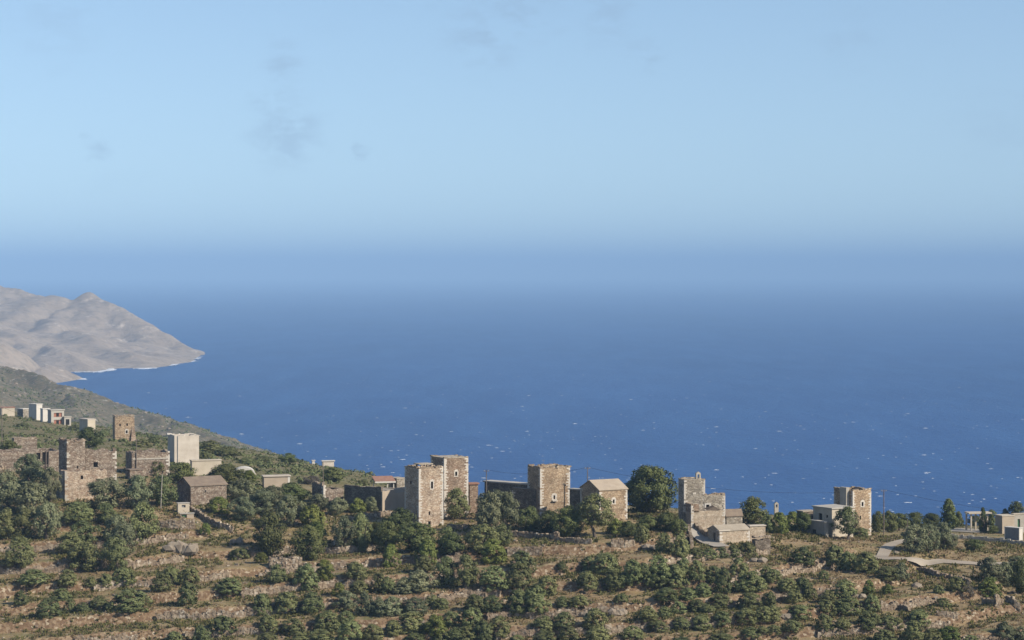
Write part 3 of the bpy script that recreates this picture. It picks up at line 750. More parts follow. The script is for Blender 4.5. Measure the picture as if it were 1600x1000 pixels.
o1 = w.op(1103.2, 1108.4, 788.5, 796); w.walls((o1,)); w.win(o1, surround='white', arch=False, w=.25); w.flat_roof('roof_slab', .02, .14); w.quoins('quoin', 'r', z0=3, L=(.6, .35)); w.coping(h=.3, z=w.H + .12, gap=.45)
f = Bld(1066.5, 1080, 1133, 798, 828, 20, M['stone_cream'], root=b.root, d=b.d - 3.2)
f.walls(rag=.15, seed=31); f.quoins('quoin', 'lr', z1=f.H + 1.2, L=(.6, .35)); f.inner_roof(.3, 'roof_earth')
q = MB(); f.slab(q, 'y', 0, f.D, -.02, .6, f.H - .4, f.H + 1.4); q.box(.02, f.fx(1092), 0, .6, f.H - .4, f.H + 1.35); f.part(q, 'raised_wall', M['stone_brown'])
q = MB(); a0, a1 = f.fx(1104), f.fx(1124); zc = f.H + .05
q.add([(a0, -.1, zc), (a1, -.1, zc), (a1, 1.6, zc + .2), (a0, 1.6, zc + .2), ((a0 + a1) / 2 + .4, .2, zc + .75), ((a0 + a1) / 2 + .4, 1.5, zc + .85)], [(0,1,4),(1,2,5,4),(2,3,5),(3,0,4,5)]); f.part(q, 'porch_roof', M['wood'])
# --- lower house on the lane
b = Bld(1106, 1124.5, 1171.5, 830, 851, 32, M['stone_cream'], name='low_house', cat='house',
        label='single-storey cream stone house with grey roof below the belfry house')
LH = b; o1 = b.opl(1114, 1118, 832, 845); b.walls((), (o1,)); b.win(o1, 'l', name='door', m='wood'); b.quoins('quoin', 'lr', course=.36); b.gable(.9, 'roof_slab', .15)
q = MB(); q.box(-.3, b.W * .33, -.25, .9, b.H - .02, b.H + .22); b.part(q, 'roof_verge', M['plaster_white'])
b = Bld(1168, 1172, 1196, 822.5, 852, 22, M['stone_cream'], name='low_house', cat='house', d=LH.d + 4.2,
        label='small flat-roofed cream annex right of the low house with grey roof')
b.walls(); b.flat_roof('plaster_white', .15, .2)
b = Bld(1175, 1180, 1204, 841, 857, 25, M['stone_shaded'], name='shaded_pit', cat='ruin',
        label='shadowed pit shown as dark stone walls at the foot of the small cream annex')
b.walls(rag=.5, seed=8); b.coping(h=.3)  # added dark walls stand in for a pit lying in shadow
b = Bld(1130, 1135, 1160, 806, 826, 22, M['stone_grey'], name='barn', cat='barn', d=CH.d + 6,
        label='low grey stone barn with sloping roof right of the belfry house')
b.walls(); b.gable(1.2, 'roof_earth', .15)
# --- small bell gable among the trees
b = Bld(1209, 1210.5, 1216.5, 793, 815, 18, M['quoin_dull'], name='bell_gable', cat='belfry', d=556, T=.3,
        label='small stone bell gable rising behind round trees left of the white house')
q = MB(); q.box(0, b.W, 0, .6, -3, b.H); q.box(0, .25, 0, .6, b.H, b.H + .7); q.box(b.W - .25, b.W, 0, .6, b.H, b.H + .7); q.box(0, b.W, 0, .6, b.H + .7, b.H + .9)
q.add([(0, 0, b.H + .9), (b.W, 0, b.H + .9), (b.W, .6, b.H + .9), (0, .6, b.H + .9), (b.W / 2, 0, b.H + 1.3), (b.W / 2, .6, b.H + 1.3)], [(0,1,4),(2,3,5),(1,2,5,4),(3,0,4,5)]); b.part(q, 'wall')
q = MB(); q.tube([(b.W / 2, .3, b.H + .15), (b.W / 2, .3, b.H + .35), (b.W / 2, .3, b.H + .55)], [.22, .17, .06], 8); b.part(q, 'bell', M['wood'])
# --- tower on the right with the whitewashed house in front
b = Bld(1303, 1332.5, 1361, 766, 836, 42, M['stone_ochre'], name='tower_house', cat='tower',
        label='square stone tower with pale corner stones behind the whitewashed house')
T6 = b; o1 = b.op(1346, 1349, 784.5, 791); o2 = b.op(1343.4, 1345.6, 806, 811)
b.walls((o1, o2), rag=.12, seed=5); b.win(o1, surround='quoin', w=.28); b.win(o2); b.quoins(L=(.7, .38)); b.inner_roof(.9); b.coping(h=.22, gap=.5)
q = MB(); a0, a1 = b.ly(1327), b.ly(1317); q.box(-.9, 0, a0, a1, -1, b.H + .55); b.part(q, 'chimney_shaft', M['plaster_grey'])
b = Bld(1270.5, 1300, 1333, 795.5, 842, 40, M['plaster_cream'], name='house', cat='house', d=T6.d - 8.5,
        label='whitewashed flat-roofed house with outside stair and dark door, in front of right tower')
WH = b; o1 = b.opl(1278.6, 1284.6, 802, 816); o2 = b.opl(1290.6, 1293.6, 804.5, 809)
b.walls((), (o1, o2)); b.win(o1, 'l', name='door'); b.win(o2, 'l'); b.flat_roof('concrete', .25, .25)
s_ = Bld(1263, 1288.5, 1294.5, 816.5, 843.5, 40, M['plaster_grey'], root=b.root, d=b.d - 2.2)
o1 = s_.opl(1268, 1275, 827, 843); s_.walls((), (o1,)); s_.win(o1, 'l', name='cellar_door'); q = MB(); q.box(-.1, s_.W + .1, -.1, s_.D, s_.H, s_.H + .2); s_.part(q, 'landing', M['concrete'])
q = MB(); nst = 12
for k in range(nst):
    y0 = s_.D + .28 * k; q.box(0, 1.3, y0, y0 + .28, -2.5, s_.H * (1 - (k + 1) / nst) - .3 * k / nst)
s_.part(q, 'stair', M['concrete'])
q = MB(); L = .28 * nst
q.add([(-.2, s_.D, 0 - 2), (0, s_.D, -2), (0, s_.D + L, -2.3), (-.2, s_.D + L, -2.3), (-.2, s_.D, s_.H + .2), (0, s_.D, s_.H + .2), (0, s_.D + L, .2), (-.2, s_.D + L, .2)], [(0,1,2,3),(4,7,6,5),(0,4,5,1),(1,5,6,2),(2,6,7,3),(3,7,4,0)]); s_.part(q, 'stair_parapet', M['plaster_white'])
b = Bld(1245, 1255, 1275, 800, 826, 35, M['stone_shaded'], name='low_house', cat='house', d=WH.d + 8,
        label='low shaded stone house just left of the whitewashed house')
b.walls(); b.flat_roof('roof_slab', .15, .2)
# --- far right: pergola, plastered house, cabin
b = Bld(1511, 1516, 1546, 803, 826, 20, M['concrete'], name='concrete_frame', cat='pergola', d=572,
        label='open concrete frame with flat slab on posts, near the right edge')
for x_ in (.1, b.W * .5, b.W * .86):
    for y_ in (0, 3.2): q = MB(); q.box(x_, x_ + .35, y_, y_ + .35, -1, b.H); b.part(q, 'post', M['plaster_cream'])
b.flat_roof('plaster_cream', .5, .3)
b = Bld(1555, 1566, 1585, 807, 826, 32, M['plaster_tan'], name='house', cat='house', d=566,
        label='plain tan plastered flat-roofed house at the right edge')
RH = b; b.walls(); b.flat_roof('plaster_cream', .12, .2)
w = Bld(1580, 1584, 1612, 804, 826, 32, M['plaster_grey'], root=b.root, d=570); o1 = w.op(1590, 1594, 811, 824); w.walls((o1,)); w.win(o1, name='door', m='green_paint'); w.flat_roof('plaster_cream', .12, .2)
b = Bld(1570, 1592.5, 1597.5, 826, 845, 55, M['metal'], name='cabin', cat='cabin', sink=.3, d=546,
        label='white cabin with shaded grey side below the plastered house at the right edge')
b.walls(); b.flat_roof('white', .12, .18)
for (x0, x1, y0, y1) in ((-.06, .14, -.06, .14), (b.W - .14, b.W + .06, -.06, .14), (-.06, .14, b.D - .14, b.D + .06)): q = MB(); q.box(x0, x1, y0, y1, -.2, b.H); b.part(q, 'corner_post', M['white'])
q = MB(); q.box(.16, b.W - .16, -.05, .05, .1, b.H - .1); b.part(q, 'lit_end_panel', M['white'])  # one white cabin: lit end coloured white, shaded side coloured grey

# --- left hillside
b = Bld(277, 298, 354, 759.5, 790, 24, M['stone_ruin'], name='barn', cat='barn',
        label='long stone barn with low brown gabled roof among olive trees, lower left')
o1 = b.op(320, 322, 766, 769); b.walls((o1,)); b.win(o1); b.gable(1.55, 'roof_earth', .25, .2)
b = Bld(262, 272.5, 311, 681.5, 724, 14, M['plaster_white'], name='tower_house', cat='tower',
        label='white plastered block-like tower on the left hillside')
WT = b; b.walls(); b.inner_roof(.3); b.coping('quoin', .2, gap=.4); q = MB(); x_ = b.fx(277.5); q.tube([(x_, -.1, 0), (x_, -.1, b.H)], .07); b.part(q, 'drainpipe', M['metal'])
q = MB(); q.box(-.4, .8, b.D - 1.2, b.D + .2, b.H, b.H + .35); b.part(q, 'corner_cap', M['white'])
b = Bld(297, 300, 346, 720.5, 742, 12, M['plaster_cream'], name='low_house', cat='house',
        label='low cream flat-roofed outbuilding at the foot of the white plastered tower')
b.walls(); b.flat_roof('plaster_cream', .15, .2)
b = Bld(410, 412.5, 453, 745, 762, 10, M['plaster_tan'], name='low_house', cat='house',
        label='low tan flat-roofed house on the slope left of the walled yard')
b.walls(); b.flat_roof('plaster_white', .25, .25); q = MB(); q.box(b.W - .5, b.W + .03, -.03, .5, 0, b.H); b.part(q, 'corner_post', M['white'])
# whitewashed vault
d_ = hit(382, 741); c_ = P(382, 741, d_); r_ = empty('whitewashed_vault', c_, R(8)); tag(r_, 'low rounded whitewashed vault between bushes on the left slope', 'vault')
mb_ = MB(); hw = 17 / F * d_; n = 12; prof = [(-hw * math.cos(math.pi * k / n), 1.95 * math.sin(math.pi * k / n) ** .8) for k in range(n + 1)]
vs = [(x, 0, z) for x, z in prof] + [(x, 5, z) for x, z in prof]; fs = [(k, k + 1, n + 2 + k, n + 1 + k) for k in range(n)] + [tuple(range(n, -1, -1)), tuple(range(n + 1, 2 * n + 2))]
mb_.add([(x, y, z - .3) for x, y, z in vs], fs); o = mb_.build('vault_shell', M['white'], r_)
mb_ = MB(); mb_.box(-hw - .2, hw + .2, -.2, 5.2, -1, -.1); mb_.build('base', M['plaster_cream'], r_)
# ruined tower house of three stages
b = Bld(94, 101.5, 167, 735, 783, 15, M['stone_tan'], name='ruined_house', cat='ruin',
        label='large roofless ruin with broken tower and stepped walls, left of the white tower')
RU = b; o1 = b.op(126, 130, 743, 749); b.walls((o1,), rag=.4, seed=3); b.win(o1); b.quoins('quoin_dull', 'l', course=.4, miss=.3); q = MB(); q.box(.5, b.W - .5, .5, b.D - .5, b.H - 1.4, b.H - .9); b.part(q, 'floor', M['roof_earth'])
w = Bld(92, 104.5, 133, 685, 748, 24, M['stone_ruin'], root=b.root, d=b.d + 3); o1 = w.op(120, 122.5, 728, 732); w.walls((o1,), rag=.7, seed=11); w.win(o1); w.quoins('quoin_dull', 'l', course=.4, miss=.4); w.coping(h=.25, z=w.H - .6, gap=.6)
w = Bld(130, 133.5, 182, 701, 752, 14, M['stone_ruin'], root=b.root, d=b.d + 7); o1 = w.op(146, 153, 722, 730); w.walls((o1,), rag=.7, seed=12); w.quoins('quoin', 'r', course=.42, miss=.35)
b = Bld(196.5, 206, 265, 704, 742, 13, M['stone_ruin'], name='ruined_house', cat='ruin',
        label='long roofless stone ruin with pale right corner, just left of the white tower')
b.walls(rag=.6, seed=17); b.quoins('quoin', 'r', course=.4); q = MB(); q.box(b.W * .02, b.W * .96, -.12, .02, b.H * .62, b.H * .68); b.part(q, 'string_course', M['quoin_dull'])
b = Bld(196, 203, 226, 735, 750, 25, M['stone_ruin'], name='hut', cat='hut', label='tiny stone hut with dark side below the long roofless ruin')
b.walls(rag=.2, seed=2); b.flat_roof('roof_earth', .1, .2)
b = Bld(19, 22, 58, 682, 712, 12, M['stone_ruin'], name='ruined_house', cat='ruin', d=hit(22, 706),
        label='low broken stone walls on the slope near the left edge')
b.walls(rag=1.0, seed=23); b.coping(h=.3, z=b.H - .7)
b = Bld(-30, -20, 94, 706, 738, 8, M['stone_ruin'], name='ruined_house', cat='ruin',
        label='long ruined wall with dark doorway behind the olive trees at the left edge')
o1 = b.op(57, 63, 707.5, 718); o2 = b.op(66, 77, 706.5, 726); b.walls((o1, o2), rag=.35, seed=29); b.win(o1, name='door'); b.win(o2, name='door'); 
for uu in (71.5, 75.5): q = MB(); x_ = b.fx(uu); q.tube([(x_, -.3, -1), (x_ + .1, -.1, b.H)], .09); b.part(q, 'prop', M['pole'])
# tall tower farther up
b = Bld(176, 179.5, 210, 650.5, 688, 10, M['stone_ochre'], name='tower_house', cat='tower',
        label='lone ochre stone tower standing against the far hillside on the left')
o1 = b.op(186.5, 188.8, 662, 666); o2 = b.op(197.5, 200, 661.5, 665.5); o3 = b.op(196.5, 199.5, 672.5, 677)
b.walls((o1, o2, o3), rag=.45, seed=6); b.win(o1); b.win(o2); b.win(o3, surround='quoin'); b.inner_roof(1.2); b.coping(h=.25)
q = MB(); x_ = b.W; q.add([(x_ - 1.2, -.9, -1), (x_ + .5, -.9, -1), (x_ + .5, .3, -1), (x_ - 1.2, .3, -1), (x_ - .8, -.05, b.H * .55), (x_, -.05, b.H * .55), (x_, .3, b.H * .55), (x_ - .8, .3, b.H * .55)], [(0,3,2,1),(4,5,6,7),(0,1,5,4),(1,2,6,5),(2,3,7,6),(3,0,4,7)]); b.part(q, 'buttress', M['stone_brown'])
# far houses on the skyline at the left
b = Bld(45, 57, 66, 632.5, 656, 40, M['white'], name='house', cat='house', label='tall white cubic house on the left skyline')
b.walls(); b.flat_roof('white', .15, .3); dh = b.d
b = Bld(63, 67, 78, 639.5, 658, 25, M['white'], name='house', cat='house', label='lower white house between the white cube and the red brick house', d=dh - 10)
b.walls(); b.flat_roof('white', .15, .3)
b = Bld(74.5, 80, 100, 641.5, 667, 22, M['concrete'], name='house', cat='house', label='unfinished house with red brick infill panels in a pale concrete frame', d=dh - 25)
o1 = b.op(84, 97, 645, 651.5); o2 = b.op(84, 97, 656, 663); b.walls((o1, o2)); b.win(o1, name='brick_panel', m='brick'); b.win(o2, name='brick_panel', m='brick'); b.flat_roof('concrete', .3, .3)
for yy in (648, 660):
    q = MB(); x_ = b.fx(90.5); z_ = b.fz(x_, yy); q.box(x_ - .5, x_ + .5, .2, .31, z_ - .7, z_ + .7); b.part(q, 'window', M['dark'])
w = Bld(99, 100.5, 111, 652, 667, 18, M['concrete'], root=b.root, d=b.d + 1.5); o1 = w.op(102.5, 108.5, 655, 664); w.walls((o1,)); w.win(o1, name='garage'); w.flat_roof('concrete', .2, .3)
b = Bld(124, 137, 149, 656, 674, 35, M['plaster_cream'], name='house', cat='house', label='small cream house with flat roof left of the lone ochre tower', d=dh - 90)
b.walls(); b.flat_roof('plaster_white', .15, .25)
b = Bld(-2, 2, 23, 637.5, 652, 15, M['plaster_cream'], name='low_house', cat='house', label='low pale house at the far left end of the skyline', d=dh + 15)
b.walls(); b.flat_roof('roof_tile', .2, .3)
b = Bld(27, 36, 45, 639.5, 654, 40, M['stone_grey'], name='low_house', cat='house', label='low dark grey house just left of the tall white cubic house', d=dh + 8)
b.walls(); b.flat_roof('white', .15, .25)
# greenhouse-like white roofs far down the slope
b = Bld(503, 504, 522, 721, 727, 10, M['plaster_white'], name='low_house', cat='house', label='small far house with white roof on the sea-side slope', T=.3)
b.walls(); b.flat_roof('white', .3, .3)
b = Bld(487, 488, 492, 720, 725, 10, M['white'], name='hut', cat='hut', label='tiny white hut on the sea-side slope', T=.3)
b.walls(); b.flat_roof('white', .2, .2)
# shed at the foot of the barn
b = Bld(276, 278, 296, 787, 803, 12, M['plaster_cream'], name='shed', cat='shed', label='small whitewashed shed below the long stone barn', T=.3)
o1 = b.op(284, 290, 789, 793); b.walls((o1,)); b.win(o1, m='metal'); b.flat_roof('concrete', .1, .15); SH = b
b = Bld(281, 282, 303, 803, 815, 10, M['plaster_tan'], name='hut', cat='hut', label='tiny stone store with green door below the whitewashed shed', T=.3, d=SH.d - 4)
o1 = b.op(283, 292, 804, 814); b.walls((o1,)); b.win(o1, name='door', m='green_paint'); b.flat_roof('concrete', .15, .15)
# white panel fence piece among trees
d_ = hit(526, 852); c_ = P(526, 852, d_); mb_ = MB(); mb_.box(-.55, .55, 0, .12, -.2, 1.5); mb_.box(-.62, -.5, -.05, .2, -.3, 1.65); mb_.box(.5, .62, -.05, .2, -.3, 1.65); mb_.box(-.62, .62, -.04, .18, 1.5, 1.6)
o = mb_.build('gate', M['white']); o.location = c_; tag(o, 'small white panelled gate among dark trees below the walled yard', 'gate')

# ------------------------------------------------------------------ roads, lanes, yard
ROADS = []
def strip(name, pts, w, m, lift=.06):
    """draped strip along photo points"""
    pw = [P(u, y, hit(u, y)) for u, y in pts]; res = []
    for a, c in zip(pw[:-1], pw[1:]):
        n = max(2, int((c - a).length / 1.0))
        res += [a.lerp(c, k / n) for k in range(n)]
    res.append(pw[-1]); vs = []; K = 5; ROADS.append((np.array([tuple(r_) for r_ in res]), w))
    for k, p in enumerate(res):
        t = (res[min(k + 2, len(res) - 1)] - res[max(k - 2, 0)]); t.z = 0; t.normalize(); nrm_ = Vector((-t.y, t.x, 0))
        for q in range(K):
            e = p + nrm_ * (w * (q / (K - 1) - .5)); hs = [gz(e.x + t.x * o_ + nrm_.x * o2, e.y + t.y * o_ + nrm_.y * o2) for o_ in (-1.6, -.8, 0, .8, 1.6) for o2 in (-.5, 0, .5)]
            vs.append((e.x, e.y, .6 * max(hs) + .4 * sum(hs) / len(hs) + lift))
    fs = [(k * K + q, k * K + q + 1, (k + 1) * K + q + 1, (k + 1) * K + q) for k in range(len(res) - 1) for q in range(K - 1)]
    return tag(mesh_obj(name, vs, fs, m, None, True), kind='structure')
strip('road', [(1362, 871), (1385, 873), (1420, 874.5), (1470, 878), (1530, 882), (1600, 886)], 2.8, M['road'], .10)
strip('road', [(1378, 871), (1384, 860), (1392, 852), (1412, 846), (1440, 842), (1500, 839)], 2.5, M['road'], .14)
strip('path', [(1128, 856), (1106, 848), (1090, 838), (1082, 828), (1078, 822)], 3.6, M['path'], .25)
strip('yard', [(1488, 831), (1510, 829), (1536, 828)], 12, M['path'], .1)

# ------------------------------------------------------------------ stone walls
def drystone(name, label, pts, h, th=.55, m='drystone', stone=.42, rag=.25, cat='wall', group=None, cap=None, seed=1, world=False):
    """stacked stones along a ground line, with a solid core behind them"""
    r = random.Random(seed); st = random.getstate(); random.seed(seed)
    pw = [Vector(p) for p in pts] if world else [P(u, y, hit(u, y)) for u, y in pts]
    q = MB(); core = MB()
    for a, c in zip(pw[:-1], pw[1:]):
        L = (c - a).length; t = (c - a) / L; ang = math.atan2(t.y, t.x); nrm_ = Vector((-t.y, t.x, 0)).normalized()
        n = max(1, int(L / .9))
        for k in range(n):
            p0 = a.lerp(c, k / n); p1 = a.lerp(c, (k + 1) / n); z0 = min(gz(p0.x, p0.y), gz(p1.x, p1.y)) if not world else min(p0.z, p1.z)
            hh = h * (1 - rag * (wob(p0.x, p0.y, seed))); w2 = th / 2 - .06
            vs = [p0 - nrm_ * w2, p1 - nrm_ * w2, p1 + nrm_ * w2, p0 + nrm_ * w2]
            q.add([(v_.x, v_.y, z0 - .6) for v_ in vs] + [(v_.x, v_.y, z0 + hh - .08) for v_ in vs], [(0,3,2,1),(4,5,6,7),(0,1,5,4),(1,2,6,5),(2,3,7,6),(3,0,4,7)])
        s_ = 0.
        while s_ < L:
            p = a.lerp(c, s_ / L); z = (gz(p.x, p.y) if not world else p.z) - .2
            hh = h * (1 - rag * (wob(p.x, p.y, seed))) * r.uniform(.88, 1.1); w = stone * r.uniform(.6, 1.3); top = z + hh + .2
            while z < top:
                e = stone * r.uniform(.42, .8); off = r.uniform(-.06, .06); pc = p + t * r.uniform(-.12, .12)
                q.stone((pc.x + nrm_.x * off, pc.y + nrm_.y * off, z + e / 2), w * .55, th / 2 * r.uniform(.9, 1.15), e * .52, ang + r.uniform(-.12, .12), .18)
                z += e
            s_ += w
    random.setstate(st)
    o = q.build(name, M[m]); tag(o, label, cat, group); return o
drystone('garden_wall', 'garden wall of grey stone in front of the broad ochre tower', [(790, 838), (830, 841), (868, 843)], 1.15, seed=2)
drystone('garden_wall', 'lower continuation of garden wall in front of the gabled house', [(872, 847), (900, 849), (925, 850)], 1.05, seed=3)
drystone('garden_wall', 'short pale wall right of the steps below the gabled house', [(956, 853), (976, 855), (990, 853)], 1.2, seed=4)
o = drystone('gate_pier', 'square stone gate pier in the garden wall below ochre tower', [(868.5, 846), (873.5, 846)], 1.7, th=.7, cat='pier', seed=5)
drystone('retaining_wall', 'curving stone wall stepping down from the whitewashed shed past the barn', [(294, 797), (310, 806), (328, 818), (345, 826), (363, 833)], 1.1, th=.5, seed=6, stone=.5)
drystone('retaining_wall', 'dark stone wall along lane between belfry house and cream house', [(1081, 824), (1092, 833), (1104, 842)], 1.5, seed=7, m='drystone')
drystone('retaining_wall', 'leaning stone wall on the left side of the lane', [(1076, 828), (1079, 842), (1081, 856)], 1.2, seed=8)
drystone('retaining_wall', 'tumbled wall of pale stones running down below the road', [(1434, 893), (1455, 897), (1478, 903), (1500, 907), (1516, 911)], .9, seed=9, stone=.6, rag=.5)
drystone('ruined_wall', 'thick stone wall stump with grassy top below the walled yard', [(422, 885), (446, 884), (470, 883)], 1.9, th=1.4, seed=10, rag=.4)
drystone('ruined_wall', 'low stone wall remnant below the lower right bushes', [(1536, 944), (1552, 946), (1566, 945)], 1.3, seed=11)
drystone('ruined_wall', 'broken stone wall corner near the lower right edge', [(1574, 942), (1586, 948), (1594, 955)], 1.4, seed=12)
drystone('stone_pillar', 'upright stone pillar standing in dry grass, lower right', [(1556.5, 948), (1560.5, 948)], 2.3, th=.5, cat='pillar', seed=13, rag=0)
drystone('ruined_wall', 'dark hollow wall on dry slope under the road, lower right', [(1466, 962), (1480, 964), (1496, 968)], .9, seed=14)
drystone('ruined_wall', 'stone bank on dry slope left of dark hollow wall, lower right', [(1395, 950), (1408, 953), (1421, 957)], .9, seed=15)
drystone('ruined_wall', 'stone wall stub at the foot of the slender tower', [(700, 826), (716, 828), (730, 827)], .9, seed=16)
drystone('ruined_wall', 'collapsed stone wall between slender tower and walled yard', [(565, 808), (590, 808), (612, 806), (630, 808)], 1.2, seed=17, rag=.5)
drystone('ruined_wall', 'stone bank below the store with the green door', [(246, 826), (275, 828), (305, 827)], 2.2, th=.8, seed=18, rag=.35)
drystone('ruined_wall', 'pale retaining wall piece under the garden wall of the ochre tower', [(795, 868), (820, 867), (846, 868)], 1.5, seed=19)
drystone('ruined_wall', 'broken field wall above the big olives at the left edge', [(0, 738), (15, 736), (32, 735)], 1.2, seed=20)
o = drystone('parapet_wall', 'long pale parapet edging the yard at the right edge', [(1484, 841), (1520, 844), (1560, 848), (1606, 853)], .75, th=.4, seed=21, rag=0, stone=.6); o.data.materials[0] = M['plaster_grey']

# terrace walls: follow each terrace edge of the ground
tw_info = []
def terrace_walls():
    lev = {}
    us = np.arange(-20, 1640, 3.0); dsc = np.arange(424, 512, .2)
    UU_, DD_ = np.meshgrid(us, dsc); B_, _ = level(UU_, DD_); t = B_ / TH
    for ci, u in enumerate(us):
        col = t[:, ci]; n0 = int(np.ceil(col.min())); n1 = int(np.floor(col.max()))
        for k in range(n0, n1 + 1):
            w = np.where((col[:-1] < k - 1 + TF) & (col[1:] >= k - 1 + TF))[0]
            if len(w): lev.setdefault(k, []).append((u, float(dsc[w[0]])))
    segs = []
    for k in sorted(lev):
        run = []
        for u, d in lev[k]:
            x = (u - 800) / F * d
            keep = vnoise(np.array([x / 11. + k * 13.7]), np.array([k * 5.1]), 77)[0] > .46 and 436 < d < 506
            if keep and run and (abs(run[-1][1] - d) > 1.6 or u - run[-1][0] > 4): 
                segs.append((k, run)); run = []
            if keep: run.append((u, d))
            elif run: segs.append((k, run)); run = []
        if run: segs.append((k, run))
    return [(k, s_) for k, s_ in segs if len(s_) > 7]
TWALLS = terrace_walls()
COLS = [(-99, 110, 'the big roofless ruin'), (110, 265, 'the white plastered tower'), (265, 400, 'the long stone barn'), (400, 560, 'the walled yard'), (560, 640, 'the long low house'),
        (640, 745, 'the slender tower'), (745, 900, 'the ochre tower'), (900, 1045, 'the gabled house'), (1045, 1200, 'the belfry house'), (1200, 1380, 'the whitewashed house'), (1380, 1800, 'the road bend')]
def landmark(u):
    for a, b_, n in COLS:
        if a <= u < b_: return n
ORD = ['first', 'second', 'third', 'fourth', 'fifth', 'sixth', 'seventh', 'eighth', 'ninth', 'tenth', '11th', '12th', '13th', '14th', '15th', '16th', '17th', '18th', '19th', '20th', '21st', '22nd', '23rd', '24th', '25th', '26th', '27th', '28th', '29th', '30th']
bycol = {}
for k, s_ in TWALLS:
    um = np.mean([a for a, _ in s_]); ym = float(np.mean([ground_y(a, d - .2) for a, d in s_])); bycol.setdefault(landmark(um), []).append((ym, um, k, s_))
for lm, L in bycol.items():
    L.sort(key=lambda e: -e[0])
    for n_, (ym, um, k, s_) in enumerate(L):
        pts = []
        for a, d in s_[::2] + ([s_[-1]] if len(s_) % 2 == 0 else []):
            dd = d + .10; pts.append(((a - 800) / F * dd, dd, float(ground(np.array([a]), np.array([d - .3]))[0])))
        drystone('terrace_wall', '%s dry-stone terrace wall below %s, %s up from the bottom' % ('long' if len(s_) > 22 else 'short', lm, ORD[n_]), pts, 1.6, th=.5, seed=100 + int(um) + k, rag=.55, group='dry-stone terrace walls on the slope', world=True)

# boulders and rock outcrops
def boulder(u, y, w, h, label, n=1, seed=1):
    d = hit(u, y); p = P(u, y, d); st = random.getstate(); random.seed(seed); q = MB(); sc = d / F
    for k in range(n):
        a = (k / max(1, n - 1) - .5) * (n > 1); q.hull_stone((a * w * sc * .75, random.uniform(-.3, .6), h * sc * random.uniform(.12, .35)), (w * sc / (1.3 * n ** .45) * random.uniform(.8, 1.15), w * sc / (1.6 * n ** .6), h * sc * random.uniform(.35, .75)))
    random.setstate(st); o = q.build('rock_outcrop' if n > 1 else 'boulder', M['rock']); o.location = p; tag(o, label, 'rock'); return o
boulder(284, 862, 48, 17, 'broad pale rock outcrop below the whitewashed shed', 11, 1)
boulder(369, 852, 14, 14, 'upright pale rock on the slope below the curving stone wall', 2, 2)
boulder(1432, 918, 14, 10, 'single dark boulder on the dry slope below the road', 1, 3)
boulder(1400, 866, 10, 10, 'dark boulder at the fork of the road', 1, 4)
boulder(470, 956, 36, 9, 'heap of pale stones between olive bushes under the walled yard', 7, 5)
boulder(1020, 860, 26, 14, 'rock outcrop left of the lane in front of the belfry house', 5, 6)
boulder(620, 985, 34, 12, 'earthy rock bank near the bottom below the long low house', 5, 7)
boulder(965, 962, 22, 14, 'rocky ledge below the gabled house', 4, 8)
boulder(918, 963, 20, 9, 'small stone bank left of rocky ledge below gabled house', 4, 9)
boulder(1185, 878, 16, 10, 'pale boulder below the small cream annex', 2, 10)
boulder(1342, 934, 14, 8, 'low rock in the dry slope below the right tower', 2, 11)
boulder(1225, 966, 20, 10, 'stony bank below the whitewashed house near the bottom', 4, 12)

# ------------------------------------------------------------------ poles and cables
def pole(u, y0, y1, label, d=None, lean=0., arm=True, r=.11, m='pole'):
    d = d or hit(u, y0); p = P(u, y0, d); h = (y0 - y1) / F * d; root = empty('utility_pole', p); tag(root, label, 'pole')
    q = MB(); q.tube([(0, 0, -.5), (lean * .5, 0, h * .5), (lean, 0, h)], [r * 1.15, r, r * .8], 7); q.build('shaft', M[m], root)
    if arm:
        q = MB(); q.box(lean - .6, lean + .6, -.06, .06, h - .35, h - .25); q.build('crossarm', M[m], root)
        for xx in (-.5, 0, .5):
            q = MB(); q.tube([(lean + xx, 0, h - .25), (lean + xx, 0, h - .05)], [.06, .04], 6); q.build('insulator', M['white'], root)
    return Vector((p.x + lean, p.y, p.z + h))
pa = pole(251, 796, 741, 'thin pale pole leaning before trees left of the stone barn', lean=.35, arm=False, r=.10, m='plaster_grey')
pb = pole(213, 742, 686, 'wooden utility pole beside the long roofless ruin', arm=True)
pc = pole(3, 714, 636, 'tall wooden utility pole at the left edge', arm=True)
pd_ = pole(760, 800, 734, 'utility pole between the tallest tower and long low house', d=T3.d + 14)
pe = pole(918, 800, 730, 'wooden utility pole rising behind the gabled house', d=H4.d + 12)
pf = pole(1381, 845, 765, 'dark utility pole right of the stone tower', d=hit(1381, 838))
pg = pole(505, 760, 721, 'slim pole on slope left of the walled yard', d=hit(505, 757), arm=False, r=.09)
ph = pole(1418, 862, 812, 'slim pole in the silver olive beside the road', arm=False, r=.08)
def cable(a, b_, sag, label):
    q = MB(); pts = [tuple(a.lerp(b_, k / 14) - Vector((0, 0, sag * 4 * (k / 14) * (1 - k / 14)))) for k in range(15)]
    q.tube(pts, .022, 4); tag(q.build('power_cable', M['cable']), label, 'cable')
cable(pe, pf, 2.6, 'thin power cable from gabled house pole to the right tower pole')
cable(pd_, pe, 1.2, 'thin power cable between the two poles beside the ochre tower')
cable(pc, pb, 1.5, 'thin power cable across the ruins at the left')
cable(pf, pf + Vector((70, -6, -6)), 2.5, 'thin power cable leaving the pole right of tower towards the right edge')
# fence posts by the road
for n_, (u, y) in enumerate(((1386, 848), (1391, 847), (1396, 846), (1402, 845))):
    d = hit(u, y); p = P(u, y, d); q = MB(); q.tube([(0, 0, -.3), (.03 * n_, 0, 1.25)], [.09, .07], 6); o = q.build('fence_post', M['wood']); o.location = p
    tag(o, '%s wooden fence post from the left beside the upper road' % ORD[n_], 'post', 'fence posts beside the upper road')

